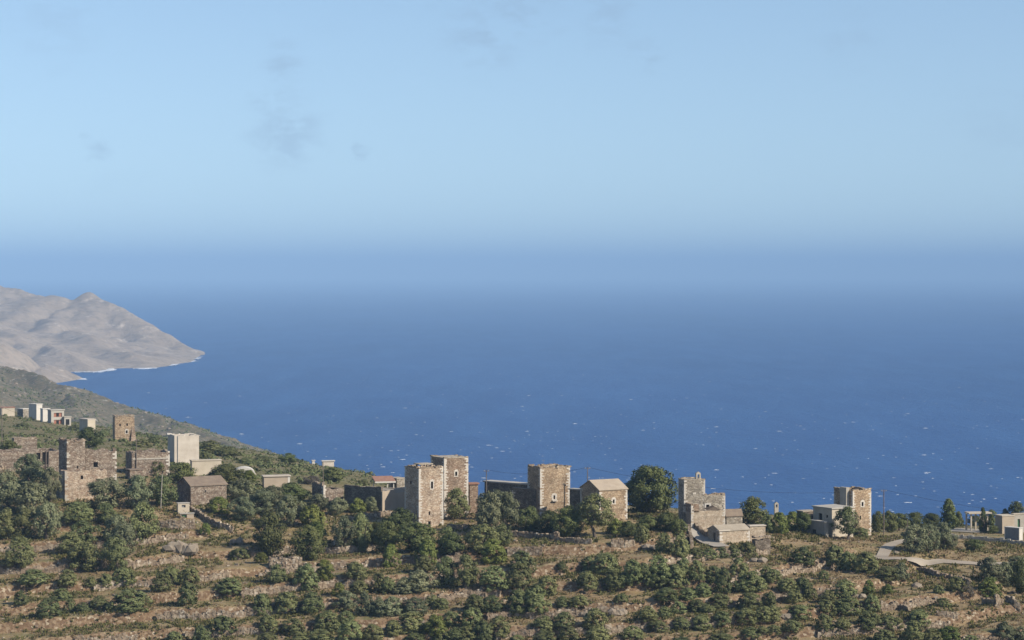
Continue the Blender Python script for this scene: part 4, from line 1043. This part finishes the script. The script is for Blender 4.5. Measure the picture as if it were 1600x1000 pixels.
# ------------------------------------------------------------------ vegetation
def crown_arrays(seed, puffs, per, leaf, rx=.5, h=1.0, puff_r=(.13, .22), shape='round', up=.15, dome=.35, var=(.72, 1.12), shell=.42):
    """unit crown (width 1, height h): clumps of leaf-sized faces spread through an uneven volume"""
    g = np.random.default_rng(seed); C_ = []; k = 0
    lob = g.uniform(*var, 7)
    while len(C_) < puffs:
        a = g.uniform(0, 2 * np.pi); zt = g.uniform(0, 1); rr = g.uniform(0, 1) ** shell
        if shape == 'round': prof = math.sqrt(max(0.02, 1 - (2 * zt - .92) ** 2 * .93))
        elif shape == 'low': prof = math.sqrt(max(0.02, 1 - (zt * 1.02) ** 2.2)) * (.82 + .18 * min(1, zt * 4))
        elif shape == 'cone': prof = max(.06, (1 - zt) ** .75) * min(1, .55 + zt * 2.5)
        elif shape == 'top': prof = math.sqrt(max(0.02, 1 - (2 * zt - .85) ** 2 * .95))
        l = lob[int(a / (2 * np.pi) * 7) % 7] * (1 - .12 * math.sin(3 * a + seed) * zt)
        r = rr * prof * (rx - puff_r[0] * .7) * l
        C_.append((r * math.cos(a), r * math.sin(a), puff_r[0] * .5 + zt * (h - puff_r[0] * 1.3)))
    C_ = np.array(C_); Rr = g.uniform(*puff_r, puffs); vs = []; 
    n = puffs * per; ci = np.repeat(np.arange(puffs), per)
    d = g.normal(size=(n, 3)); d[:, 2] += up; d /= np.linalg.norm(d, axis=1)[:, None]
    out = C_[ci] * np.array([1, 1, .8]); out[:, 2] -= h * .3; out /= np.linalg.norm(out, axis=1)[:, None] + 1e-6
    d = d + .45 * out; d /= np.linalg.norm(d, axis=1)[:, None]
    pos = C_[ci] + d * (Rr[ci] * g.uniform(.55, 1.08, n))[:, None]
    pos[:, 2] = np.maximum(pos[:, 2], .0)
    nn = d * .75 + out * dome + g.normal(size=(n, 3)) * .32; nn /= np.linalg.norm(nn, axis=1)[:, None]
    t = np.cross(nn, g.normal(size=(n, 3))); t /= np.linalg.norm(t, axis=1)[:, None]; bt = np.cross(nn, t)
    L = leaf * g.uniform(.65, 1.35, n)[:, None]; w = L * g.uniform(.45, .75, n)[:, None]
    V = np.stack([pos - t * L, pos - bt * w + t * L * .1, pos + t * L, pos + bt * w - t * L * .1], 1).reshape(-1, 3)
    Fc = np.arange(n * 4).reshape(-1, 4)
    return V, Fc
def mesh_of(name, V, Fc, m):
    o = mesh_obj(name, V, Fc, m); me = o.data; bpy.data.objects.remove(o); return me
PROTO = {}
def protos(kind, m, n, **k):
    PROTO[kind] = [mesh_of(kind, *crown_arrays(sum(map(ord, kind)) + 31 * i, **k), M[m]) for i in range(n)]
protos('olive_low', 'olive', 7, puffs=95, per=42, leaf=.034, puff_r=(.06, .13), shape='low', dome=.7, var=(.84, 1.12), shell=.34)
protos('silver_low', 'silver', 4, puffs=95, per=42, leaf=.033, puff_r=(.06, .13), shape='low', dome=.6, var=(.8, 1.12), shell=.36)
protos('olive_tall', 'olive', 4, puffs=64, per=70, leaf=.030, puff_r=(.09, .17), shape='round')
protos('silver_tall', 'silver', 4, puffs=70, per=70, leaf=.028, puff_r=(.08, .16), shape='round')
protos('dark', 'dark_leaf', 5, puffs=66, per=75, leaf=.030, puff_r=(.10, .18), shape='round')
protos('light', 'light_leaf', 4, puffs=80, per=48, leaf=.034, puff_r=(.07, .14), shape='low', dome=.5, shell=.36)
protos('cone', 'dark_leaf', 2, puffs=60, per=70, leaf=.036, puff_r=(.09, .16), shape='cone')
protos('grey', 'dry_leaf', 2, puffs=40, per=45, leaf=.030, puff_r=(.10, .18), shape='low')
protos('open', 'olive', 2, puffs=70, per=70, leaf=.028, puff_r=(.09, .16), shape='top')
protos('opend', 'dark_leaf', 2, puffs=150, per=100, leaf=.023, puff_r=(.09, .15), shape='round')

def trunk_mesh(seed, limbs=4, r0=.05, lean=.1, fork=.35):
    """unit trunk: height 1, forking into tapered limbs"""
    r = random.Random(seed); q = MB(); lx = r.uniform(-lean, lean)
    top = (lx, r.uniform(-lean, lean) * .6, fork)
    q.tube([(0, 0, -.06), (lx * .35, top[1] * .4, fork * .5), top], [r0 * 1.35, r0, r0 * .85], 7)
    for i in range(limbs):
        a = 6.283 * i / limbs + r.uniform(-.4, .4); e = r.uniform(.16, .32)
        mid_ = (top[0] + e * .5 * math.cos(a), top[1] + e * .5 * math.sin(a), fork + .16); end = (top[0] + e * math.cos(a), top[1] + e * math.sin(a), r.uniform(.6, .85))
        q.tube([(top[0], top[1], fork - .03), mid_, end], [r0 * .62, r0 * .45, r0 * .16], 5)
    o = q.build('trunk', M['bark']); me = o.data; bpy.data.objects.remove(o); return me
TRUNK = [trunk_mesh(i, 4) for i in range(3)]

veg = []     # (u, base row, width px, height px, kind)
def V_(kind, *items):
    for it in items: veg.append((*it, kind))
# left mass of big olives and the groves below it
V_('silver_tall', (48,760,50,48), (79,784,32,52), (12,798,52,62), (50,806,54,50), (73,843,44,54), (165,794,70,48), (215,794,52,48), (190,872,44,56), (182,856,44,48))
V_('olive_tall', (10,843,44,46), (40,843,32,46), (255,790,44,46), (222,842,46,56), (212,852,30,40), (122,819,50,32), (164,817,36,30), (136,892,54,42), (180,892,42,52), (130,850,44,34), (112,866,44,34), (30,889,48,48))
V_('olive_low', (52,912,44,24), (106,915,28,27), (142,915,20,16), (165,916,26,22), (192,913,32,30), (32,944,22,23), (96,937,30,19), (75,964,38,31), (110,957,20,24), (129,957,22,17), (156,953,32,24), (203,954,58,37),
   (252,924,32,33), (268,912,34,29), (297,912,32,28), (293,946,34,39), (358,927,40,27), (347,988,38,29), (314,1004,32,28), (376,874,32,21), (272,1003,26,18), (203,912,20,26))
V_('dark', (245,743,30,25), (283,754,46,31), (15,714,34,26), (138,700,42,30), (352,759,48,33), (456,783,50,27), (451,724,28,15), (520,753,34,22))
V_('light', (388,754,30,22), (342,802,38,28), (322,835,18,20), (488,824,40,38), (495,852,34,40), (558,802,26,25), (507,906,32,34), (530,931,22,24), (408,879,24,18))
V_('silver_tall', (378,783,50,32), (380,814,46,36), (410,803,50,40), (450,822,50,46), (428,793,40,32), (496,802,34,30), (526,805,32,26), (580,801,26,24), (538,860,36,52))
V_('dark', (420,868,54,64), (480,875,50,54), (590,857,34,38), (605,864,38,48), (655,862,60,42), (627,842,52,46), (703,870,38,34))
V_('olive_tall', (563,862,34,58), (700,857,34,32), (713,811,42,46), (755,864,56,44), (785,852,34,32), (697,918,36,46), (727,918,40,50))
V_('grey', (487,757,32,16), (1513,931,22,26))
V_('silver_tall', (762,838,46,68), (793,832,42,60), (777,814,40,46))
V_('olive_low', (432,909,34,29), (478,923,40,46), (555,905,38,29), (562,927,34,21), (592,927,26,34), (447,958,44,35), (487,957,40,35), (410,961,28,35), (418,988,34,31), (460,993,40,31), (511,986,44,35), (541,979,28,27), (548,1001,38,33), (502,1004,40,24), (418,1004,30,18), (470,1005,28,18), (582,998,38,25))
V_('silver_low', (540,952,34,31), (570,961,32,38), (592,961,28,31), (655,924,46,37), (632,927,38,27), (612,961,42,33), (648,959,40,29))
V_('light', (610,886,26,37), (668,882,34,41), (770,880,44,41), (680,993,36,36), (961,834,26,25))
V_('olive_low', (662,895,28,31), (606,927,28,29), (772,922,50,39), (676,949,24,21), (690,951,24,19), (742,954,36,27), (768,954,34,27), (614,993,28,27), (642,988,48,35), (705,979,34,27), (737,981,34,35), (728,1003,30,28), (712,1003,28,24), (755,1001,34,35), (780,994,38,35), (647,1004,34,16), (688,1006,32,22))
V_('dark', (828,831,36,37), (858,833,36,33), (888,839,46,47), (982,839,28,25), (1010,829,34,23), (1042,829,40,27), (1060,839,24,27), (1177,822,46,44), (1255,833,26,31), (1522,861,26,17))
V_('olive_low', (815,894,36,35), (812,919,40,41), (810,958,34,43), (836,958,40,47), (855,929,34,33), (878,891,16,15), (920,893,26,25), (946,897,46,37), (917,921,32,33), (957,919,32,31), (975,917,26,25), (988,911,36,41), (878,948,22,18), (905,948,30,21), (971,941,22,15), (850,986,34,27), (853,1005,38,22), (880,983,36,31), (888,1004,36,28), (930,983,40,35), (934,1005,40,30), (988,998,30,23), (808,1004,24,14))
V_('olive_low', (1003,846,24,27), (1038,863,26,33), (1064,869,28,39), (1086,871,24,17), (1108,872,28,17), (1127,871,22,17), (1146,869,22,19), (1169,872,26,27), (1030,906,40,41), (1056,918,38,39), (1028,917,30,29), (1068,894,24,25), (1088,906,28,35), (1115,911,36,31), (1130,927,28,45), (1005,914,28,39), (1098,931,28,23), (1075,937,26,21), (1042,938,38,21), (1124,950,34,25), (1090,956,32,21), (1107,958,26,15), (1059,958,28,21), (1038,965,24,19), (1012,970,30,25), (1027,987,34,21), (1064,984,30,21), (1096,983,34,25), (1128,978,34,25), (1155,903,32,35), (1175,923,40,33), (1160,923,36,23), (1197,908,22,25), (1172,952,36,29), (1166,973,36,25), (1195,970,28,25), (1172,996,26,19), (1192,990,20,13), (1128,1004,40,16), (1065,1004,30,10), (1198,945,20,21))
V_('light', (1219,834,30,38), (1238,828,26,32), (1357,929,20,26), (1387,928,20,18), (1548,931,38,31), (1483,1003,40,27))
V_('olive_low', (1200,832,24,30), (1255,882,44,29), (1304,889,36,39), (1325,891,30,31), (1354,895,40,35), (1386,907,36,25), (1287,905,18,16), (1208,911,26,25), (1230,923,30,23), (1254,927,30,27), (1265,935,24,23), (1240,942,28,23), (1320,935,40,31), (1294,942,24,23), (1325,959,44,29), (1362,956,28,29), (1290,960,28,25), (1250,967,34,25), (1208,970,24,27), (1204,947,18,25), (1237,986,32,19), (1288,985,28,29), (1317,985,28,23), (1357,983,36,31), (1388,981,28,23), (1380,1002,36,21), (1208,991,22,17), (1345,839,30,16))
V_('silver_tall', (1430,864,40,42), (1450,864,36,44), (1474,858,34,40), (1486,859,20,21))
V_('dark', (1405,829,28,26), (1430,826,30,24), (1455,826,32,24), (1372,832,26,30), (1390,832,28,32), (1550,822,18,24), (1524,822,20,16), (1588,809,24,26), (1571,809,12,13), (1551,834,16,13), (1595,927,30,50))
V_('cone', (1482,827,36,44), (1498,824,20,25), (1536,832,16,37))
V_('silver_low', (1545,906,40,37), (1570,916,40,41), (1590,892,30,25), (1408,905,28,29), (1570,1001,40,33), (1595,1001,28,25))
V_('olive_low', (1493,923,28,23), (1473,948,26,15), (1466,926,18,13), (1436,977,36,27), (1426,1000,32,33), (1456,1003,34,25), (1515,1004,28,14), (1402,981,18,19))
V_('olive_low', (220,699,30,15), (240,692,20,11), (330,707,34,20), (355,714,40,18), (385,724,30,10), (410,720,30,9), (320,717,24,12), (568,759,20,12), (36,668,22,8), (120,672,30,10), (162,680,20,9))

NAMES = {'olive_low': 'olive_bush', 'silver_low': 'olive_bush', 'olive_tall': 'olive_tree', 'silver_tall': 'olive_tree', 'dark': 'evergreen_tree', 'light': 'green_shrub', 'cone': 'cypress_tree', 'grey': 'dry_shrub'}
ADJ = {'olive_low': 'olive bush', 'silver_low': 'silvery olive bush', 'olive_tall': 'olive tree', 'silver_tall': 'silvery olive tree', 'dark': 'dark evergreen', 'light': 'bright green shrub', 'cone': 'dark pointed cypress', 'grey': 'dry grey shrub'}
CAT = {'olive_low': 'bush', 'silver_low': 'bush', 'olive_tall': 'tree', 'silver_tall': 'tree', 'dark': 'tree', 'light': 'shrub', 'cone': 'tree', 'grey': 'shrub'}
def row_of(y):
    for a, n in ((972, 'lowest'), (940, 'second lowest'), (908, 'third lowest'), (876, 'middle'), (842, 'upper'), (790, 'village-edge')):
        if y >= a: return n + ' row'
    return 'hilltop row'
rv = random.Random(11); buckets = {}
for it in veg:
    u, y, w, h, kind = it; buckets.setdefault((landmark(u), row_of(y), kind), []).append(it)
def rel(u, row): return 'beside' if row in ('hilltop row', 'village-edge row') else 'below'
for (lm, row, kind), items in buckets.items():
    items.sort(key=lambda e: e[0])
    for n_, (u, y, w, h, _) in enumerate(items):
        d = hit(u, y); p = P(u, y, d); sc = d / F; nm = NAMES[kind]
        k_ = CAT[kind] != 'tree'; ww, hh = w * sc * (1.28 if k_ else 1.2), h * sc * rv.uniform(.98, 1.08) * (.90 if k_ else 1.0)
        me = PROTO[kind][rv.randrange(len(PROTO[kind]))]
        size = '' if CAT[kind] == 'tree' else ('small ' if w < 26 else 'large ' if w > 38 else '')
        which = '' if len(items) == 1 else ', ' + ORD[n_] + ' from left'
        lab = '%s%s %s %s, %s%s' % (size, ADJ[kind], rel(u, row), lm, row, which)
        rz = rv.uniform(0, 6.283); grp = {'bush': 'olive bushes on the terraces', 'tree': 'trees around the village', 'shrub': 'green shrubs'}[CAT[kind]]
        if CAT[kind] == 'tree':
            root = empty(nm, (p.x, p.y, p.z), 0); tag(root, lab, 'tree', grp)
            c = bpy.data.objects.new('crown', me); COL.objects.link(c); c.parent = root; c.rotation_euler = (0, 0, rz); c.scale = (ww, ww * .9, hh * .95); c.location = (0, 0, hh * .05)
            t = bpy.data.objects.new('trunk', TRUNK[rv.randrange(3)]); COL.objects.link(t); t.parent = root; t.rotation_euler = (0, 0, rz); t.scale = (hh * .9, hh * .9, hh * .9)
        else:
            c = bpy.data.objects.new(nm, me); COL.objects.link(c); c.location = (p.x, p.y, p.z - .08); c.rotation_euler = (0, 0, rz); c.scale = (ww, ww * .9, hh); tag(c, lab, CAT[kind], grp)

# single trees of their own shape
def solo(u, y, w, h, kind, label, name, fork=.3, r0=.04, lift=.22, lean=.12, seed=3):
    d = hit(u, y); p = P(u, y, d); sc = d / F; root = empty(name, p); tag(root, label, 'tree'); hh = h * sc; ww = w * sc
    c = bpy.data.objects.new('crown', PROTO[kind][seed % len(PROTO[kind])]); COL.objects.link(c); c.parent = root; c.scale = (ww, ww * .9, hh * (1 - lift)); c.location = (0, 0, hh * lift); c.rotation_euler = (0, 0, seed * 1.3)
    t = bpy.data.objects.new('trunk', trunk_mesh(seed + 40, 5, r0, lean, fork)); COL.objects.link(t); t.parent = root; t.scale = (hh, hh, hh)
solo(1014, 801, 94, 72, 'opend', 'huge dark round tree between the gabled house and the belfry house', 'evergreen_tree', .2, .04, .06, .05, 4)
solo(930, 840, 66, 68, 'open', 'open olive tree with pale twisted trunk in front of the gabled house', 'olive_tree', .3, .035, .30, .2, 5)
solo(1324, 843, 56, 50, 'open', 'olive tree with bare trunk in front of the whitewashed house', 'olive_tree', .25, .04, .18, .15, 6)
# banana-like plant before the ochre tower
d = hit(855, 833); p = P(855, 833, d); root = empty('banana_plant', p); tag(root, 'pale banana plant with long upright leaves before the ochre tower', 'plant')
for k in range(9):
    a = k * 2.4; q = MB(); L = rv.uniform(1.6, 2.6); o_ = rv.uniform(.3, 1.0); pts = [(math.cos(a) * o_ * t_ ** 2, math.sin(a) * o_ * t_ ** 2, L * (t_ - .22 * t_ * t_)) for t_ in (0, .35, .7, 1)]
    vs = []; 
    for t_, (x, y_, z) in zip((.1, .8, 1, .1), pts): wv = .24 * t_; vs += [(x - math.sin(a) * wv, y_ + math.cos(a) * wv, z), (x, y_, z - .05), (x + math.sin(a) * wv, y_ - math.cos(a) * wv, z)]
    fs = [(i * 3 + j, i * 3 + j + 1, i * 3 + j + 4, i * 3 + j + 3) for i in range(3) for j in range(2)]
    mesh_obj('leaf', vs, fs, M['light_leaf'], root, True)

# ------------------------------------------------------------------ uncountable ground cover
def scatter(name, label, m, n, seed, pick, size, blades, flat=0., cat='grass'):
    g = np.random.default_rng(seed); u = g.uniform(-30, 1630, n); d = pick(g, n); x = uw(u, d); z = ground(u, d)
    keep = np.ones(n, bool) if flat is None else fbm(x / 6., d / 5., seed, 3) > flat
    for pts, w_ in ROADS:
        for q_ in pts: keep &= np.hypot(x - q_[0], d - q_[1]) > w_ / 2 + .35
    x, d, z = x[keep], d[keep], z[keep]; n = len(x); s = size[0] + (size[1] - size[0]) * g.random(n) ** 1.6
    nb = n * blades; ci = np.repeat(np.arange(n), blades); a = g.uniform(0, 6.283, nb); ca, sa = np.cos(a), np.sin(a)
    bx = x[ci] + ca * s[ci] * g.uniform(0, .5, nb); by = d[ci] + sa * s[ci] * g.uniform(0, .5, nb); bz = z[ci] - .04
    hh = s[ci] * g.uniform(.5, 1.1, nb); w = s[ci] * g.uniform(.12, .26, nb); ln = s[ci] * g.uniform(.15, .6, nb); b2 = g.uniform(0, 6.283, nb)
    V0 = np.stack([bx - np.cos(b2) * w, by - np.sin(b2) * w, bz], 1); V1 = np.stack([bx + np.cos(b2) * w, by + np.sin(b2) * w, bz], 1)
    V2 = np.stack([bx + ca * ln + np.cos(b2) * w * .6, by + sa * ln + np.sin(b2) * w * .6, bz + hh], 1); V3 = np.stack([bx + ca * ln * .8 - np.cos(b2) * w * .7, by + sa * ln * .8 - np.sin(b2) * w * .7, bz + hh * .9], 1)
    tag(mesh_obj(name, np.stack([V0, V1, V2, V3], 1).reshape(-1, 3), np.arange(nb * 4).reshape(-1, 4), M[m]), label, cat, kind='stuff')
front = lambda g, n: 432 + (g.random(n)) * 110
scatter('dry_grass', 'dry straw-coloured grass tufts on the terraces', 'straw', 46000, 5, front, (.12, .5), 6, -.15)
scatter('weeds', 'low green weeds growing along the terraces', 'weed', 50000, 9, front, (.14, .7), 7, -.02, 'weeds')
back = lambda g, n: 540 + 560 * g.random(n) ** 1.3
def dome_scrub(name, label, m, x, y, z, s, nb, g):
    n = len(x); ci = np.repeat(np.arange(n), nb); d_ = g.normal(size=(n * nb, 3)); d_[:, 2] = np.abs(d_[:, 2]) * .7; d_ /= np.linalg.norm(d_, axis=1)[:, None]
    c = np.stack([x, y, z], 1)[ci] + d_ * s[ci][:, None] * .7; nn = d_ + g.normal(size=d_.shape) * .3; t_ = np.cross(nn, g.normal(size=d_.shape)); t_ /= np.linalg.norm(t_, axis=1)[:, None]; b_ = np.cross(d_, t_); L_ = (s[ci] * g.uniform(.2, .42, n * nb))[:, None]
    V = np.stack([c - t_ * L_, c - b_ * L_ * .7, c + t_ * L_, c + b_ * L_ * .7], 1).reshape(-1, 3)
    tag(mesh_obj(name, V, np.arange(len(V)).reshape(-1, 4), M[m]), label, 'scrub', kind='stuff')
g = np.random.default_rng(15); n = 7000; u = g.uniform(-30, 700, n); d = back(g, n); k = fbm(uw(u, d) / 9, d / 14, 15, 3) > -.05; u, d = u[k], d[k]
dome_scrub('scrub', 'low dark scrub on the upper left hillside', 'olive', uw(u, d), d, ground(u, d), .35 + 1.15 * g.random(len(u)) ** 1.8, 22, g)
scatter('hill_grass', 'dry grass and herbs on the upper left hillside', 'weed', 26000, 19, back, (.15, .45), 6, -.1, 'grass')
# loose stones on the slope
g_ = np.random.default_rng(8); q = MB(); random.seed(5)
for k in range(2600):
    u = g_.uniform(-20, 1620); d = g_.uniform(434, 530); x = (u - 800) / F * d
    if vnoise(np.array([x / 9]), np.array([d / 6]), 88)[0] < .45: continue
    r0 = .10 + .28 * g_.random() ** 2.5; q.stone((x, d, gz(x, d) + r0 * .2), r0, r0 * .9, r0 * .6, g_.uniform(0, 3), .35)
tag(q.build('loose_stones', M['drystone']), 'loose field stones scattered over the terraces', 'stones', kind='stuff')

# scrub and rocks on the middle hill
g = np.random.default_rng(4); n = 14000; x = g.uniform(-880, -130, n); y = g.uniform(1450, 2450, n); z = mid_z(x, y); k = (fbm(x / 40, y / 50, 71, 3) > -.05) & (z > 5); x, y, z = x[k], y[k], z[k]; n = len(x)
dome_scrub('hill_scrub', 'dark scrub dotting the middle hillside above the bay', 'olive', x, y, z, g.uniform(.7, 2.6, n), 12, g)
q = MB()
for k in range(1500):
    x_ = g.uniform(-850, -140); y_ = g.uniform(1500, 2400); z_ = float(mid_z(np.array([x_]), np.array([y_]))[0])
    if z_ < 6 or vnoise(np.array([x_ / 45]), np.array([y_ / 60]), 93)[0] < .55: continue
    r_ = .5 + 1.7 * g.random() ** 3; q.hull_stone((x_, y_, z_), (r_ * 1.3, r_, r_ * .8))
tag(q.build('hill_rocks', M['rock']), 'pale rocks showing on the middle hillside', 'rocks', kind='stuff')
# ------------------------------------------------------------------ haze over land and sea
def haze_box():
    mb = MB(); mb.box(-60000, 60000, -400, 62000, -13.5, 520)
    m = bpy.data.materials.new('haze_air'); m.use_nodes = True; t = m.node_tree; t.nodes.clear()
    pv = t.nodes.new('ShaderNodeVolumePrincipled'); o = t.nodes.new('ShaderNodeOutputMaterial')
    pv.inputs['Color'].default_value = HAZE_COL; pv.inputs['Density'].default_value = HAZE_D; pv.inputs['Anisotropy'].default_value = -0.25
    t.links.new(pv.outputs[0], o.inputs['Volume'])
    tag(mb.build('haze', m), 'pale blue haze thickening over the sea towards the horizon', 'haze', kind='stuff')
HAZE_COL = (.305, .505, .80, 1); HAZE_D = 7.5e-5
haze_box()
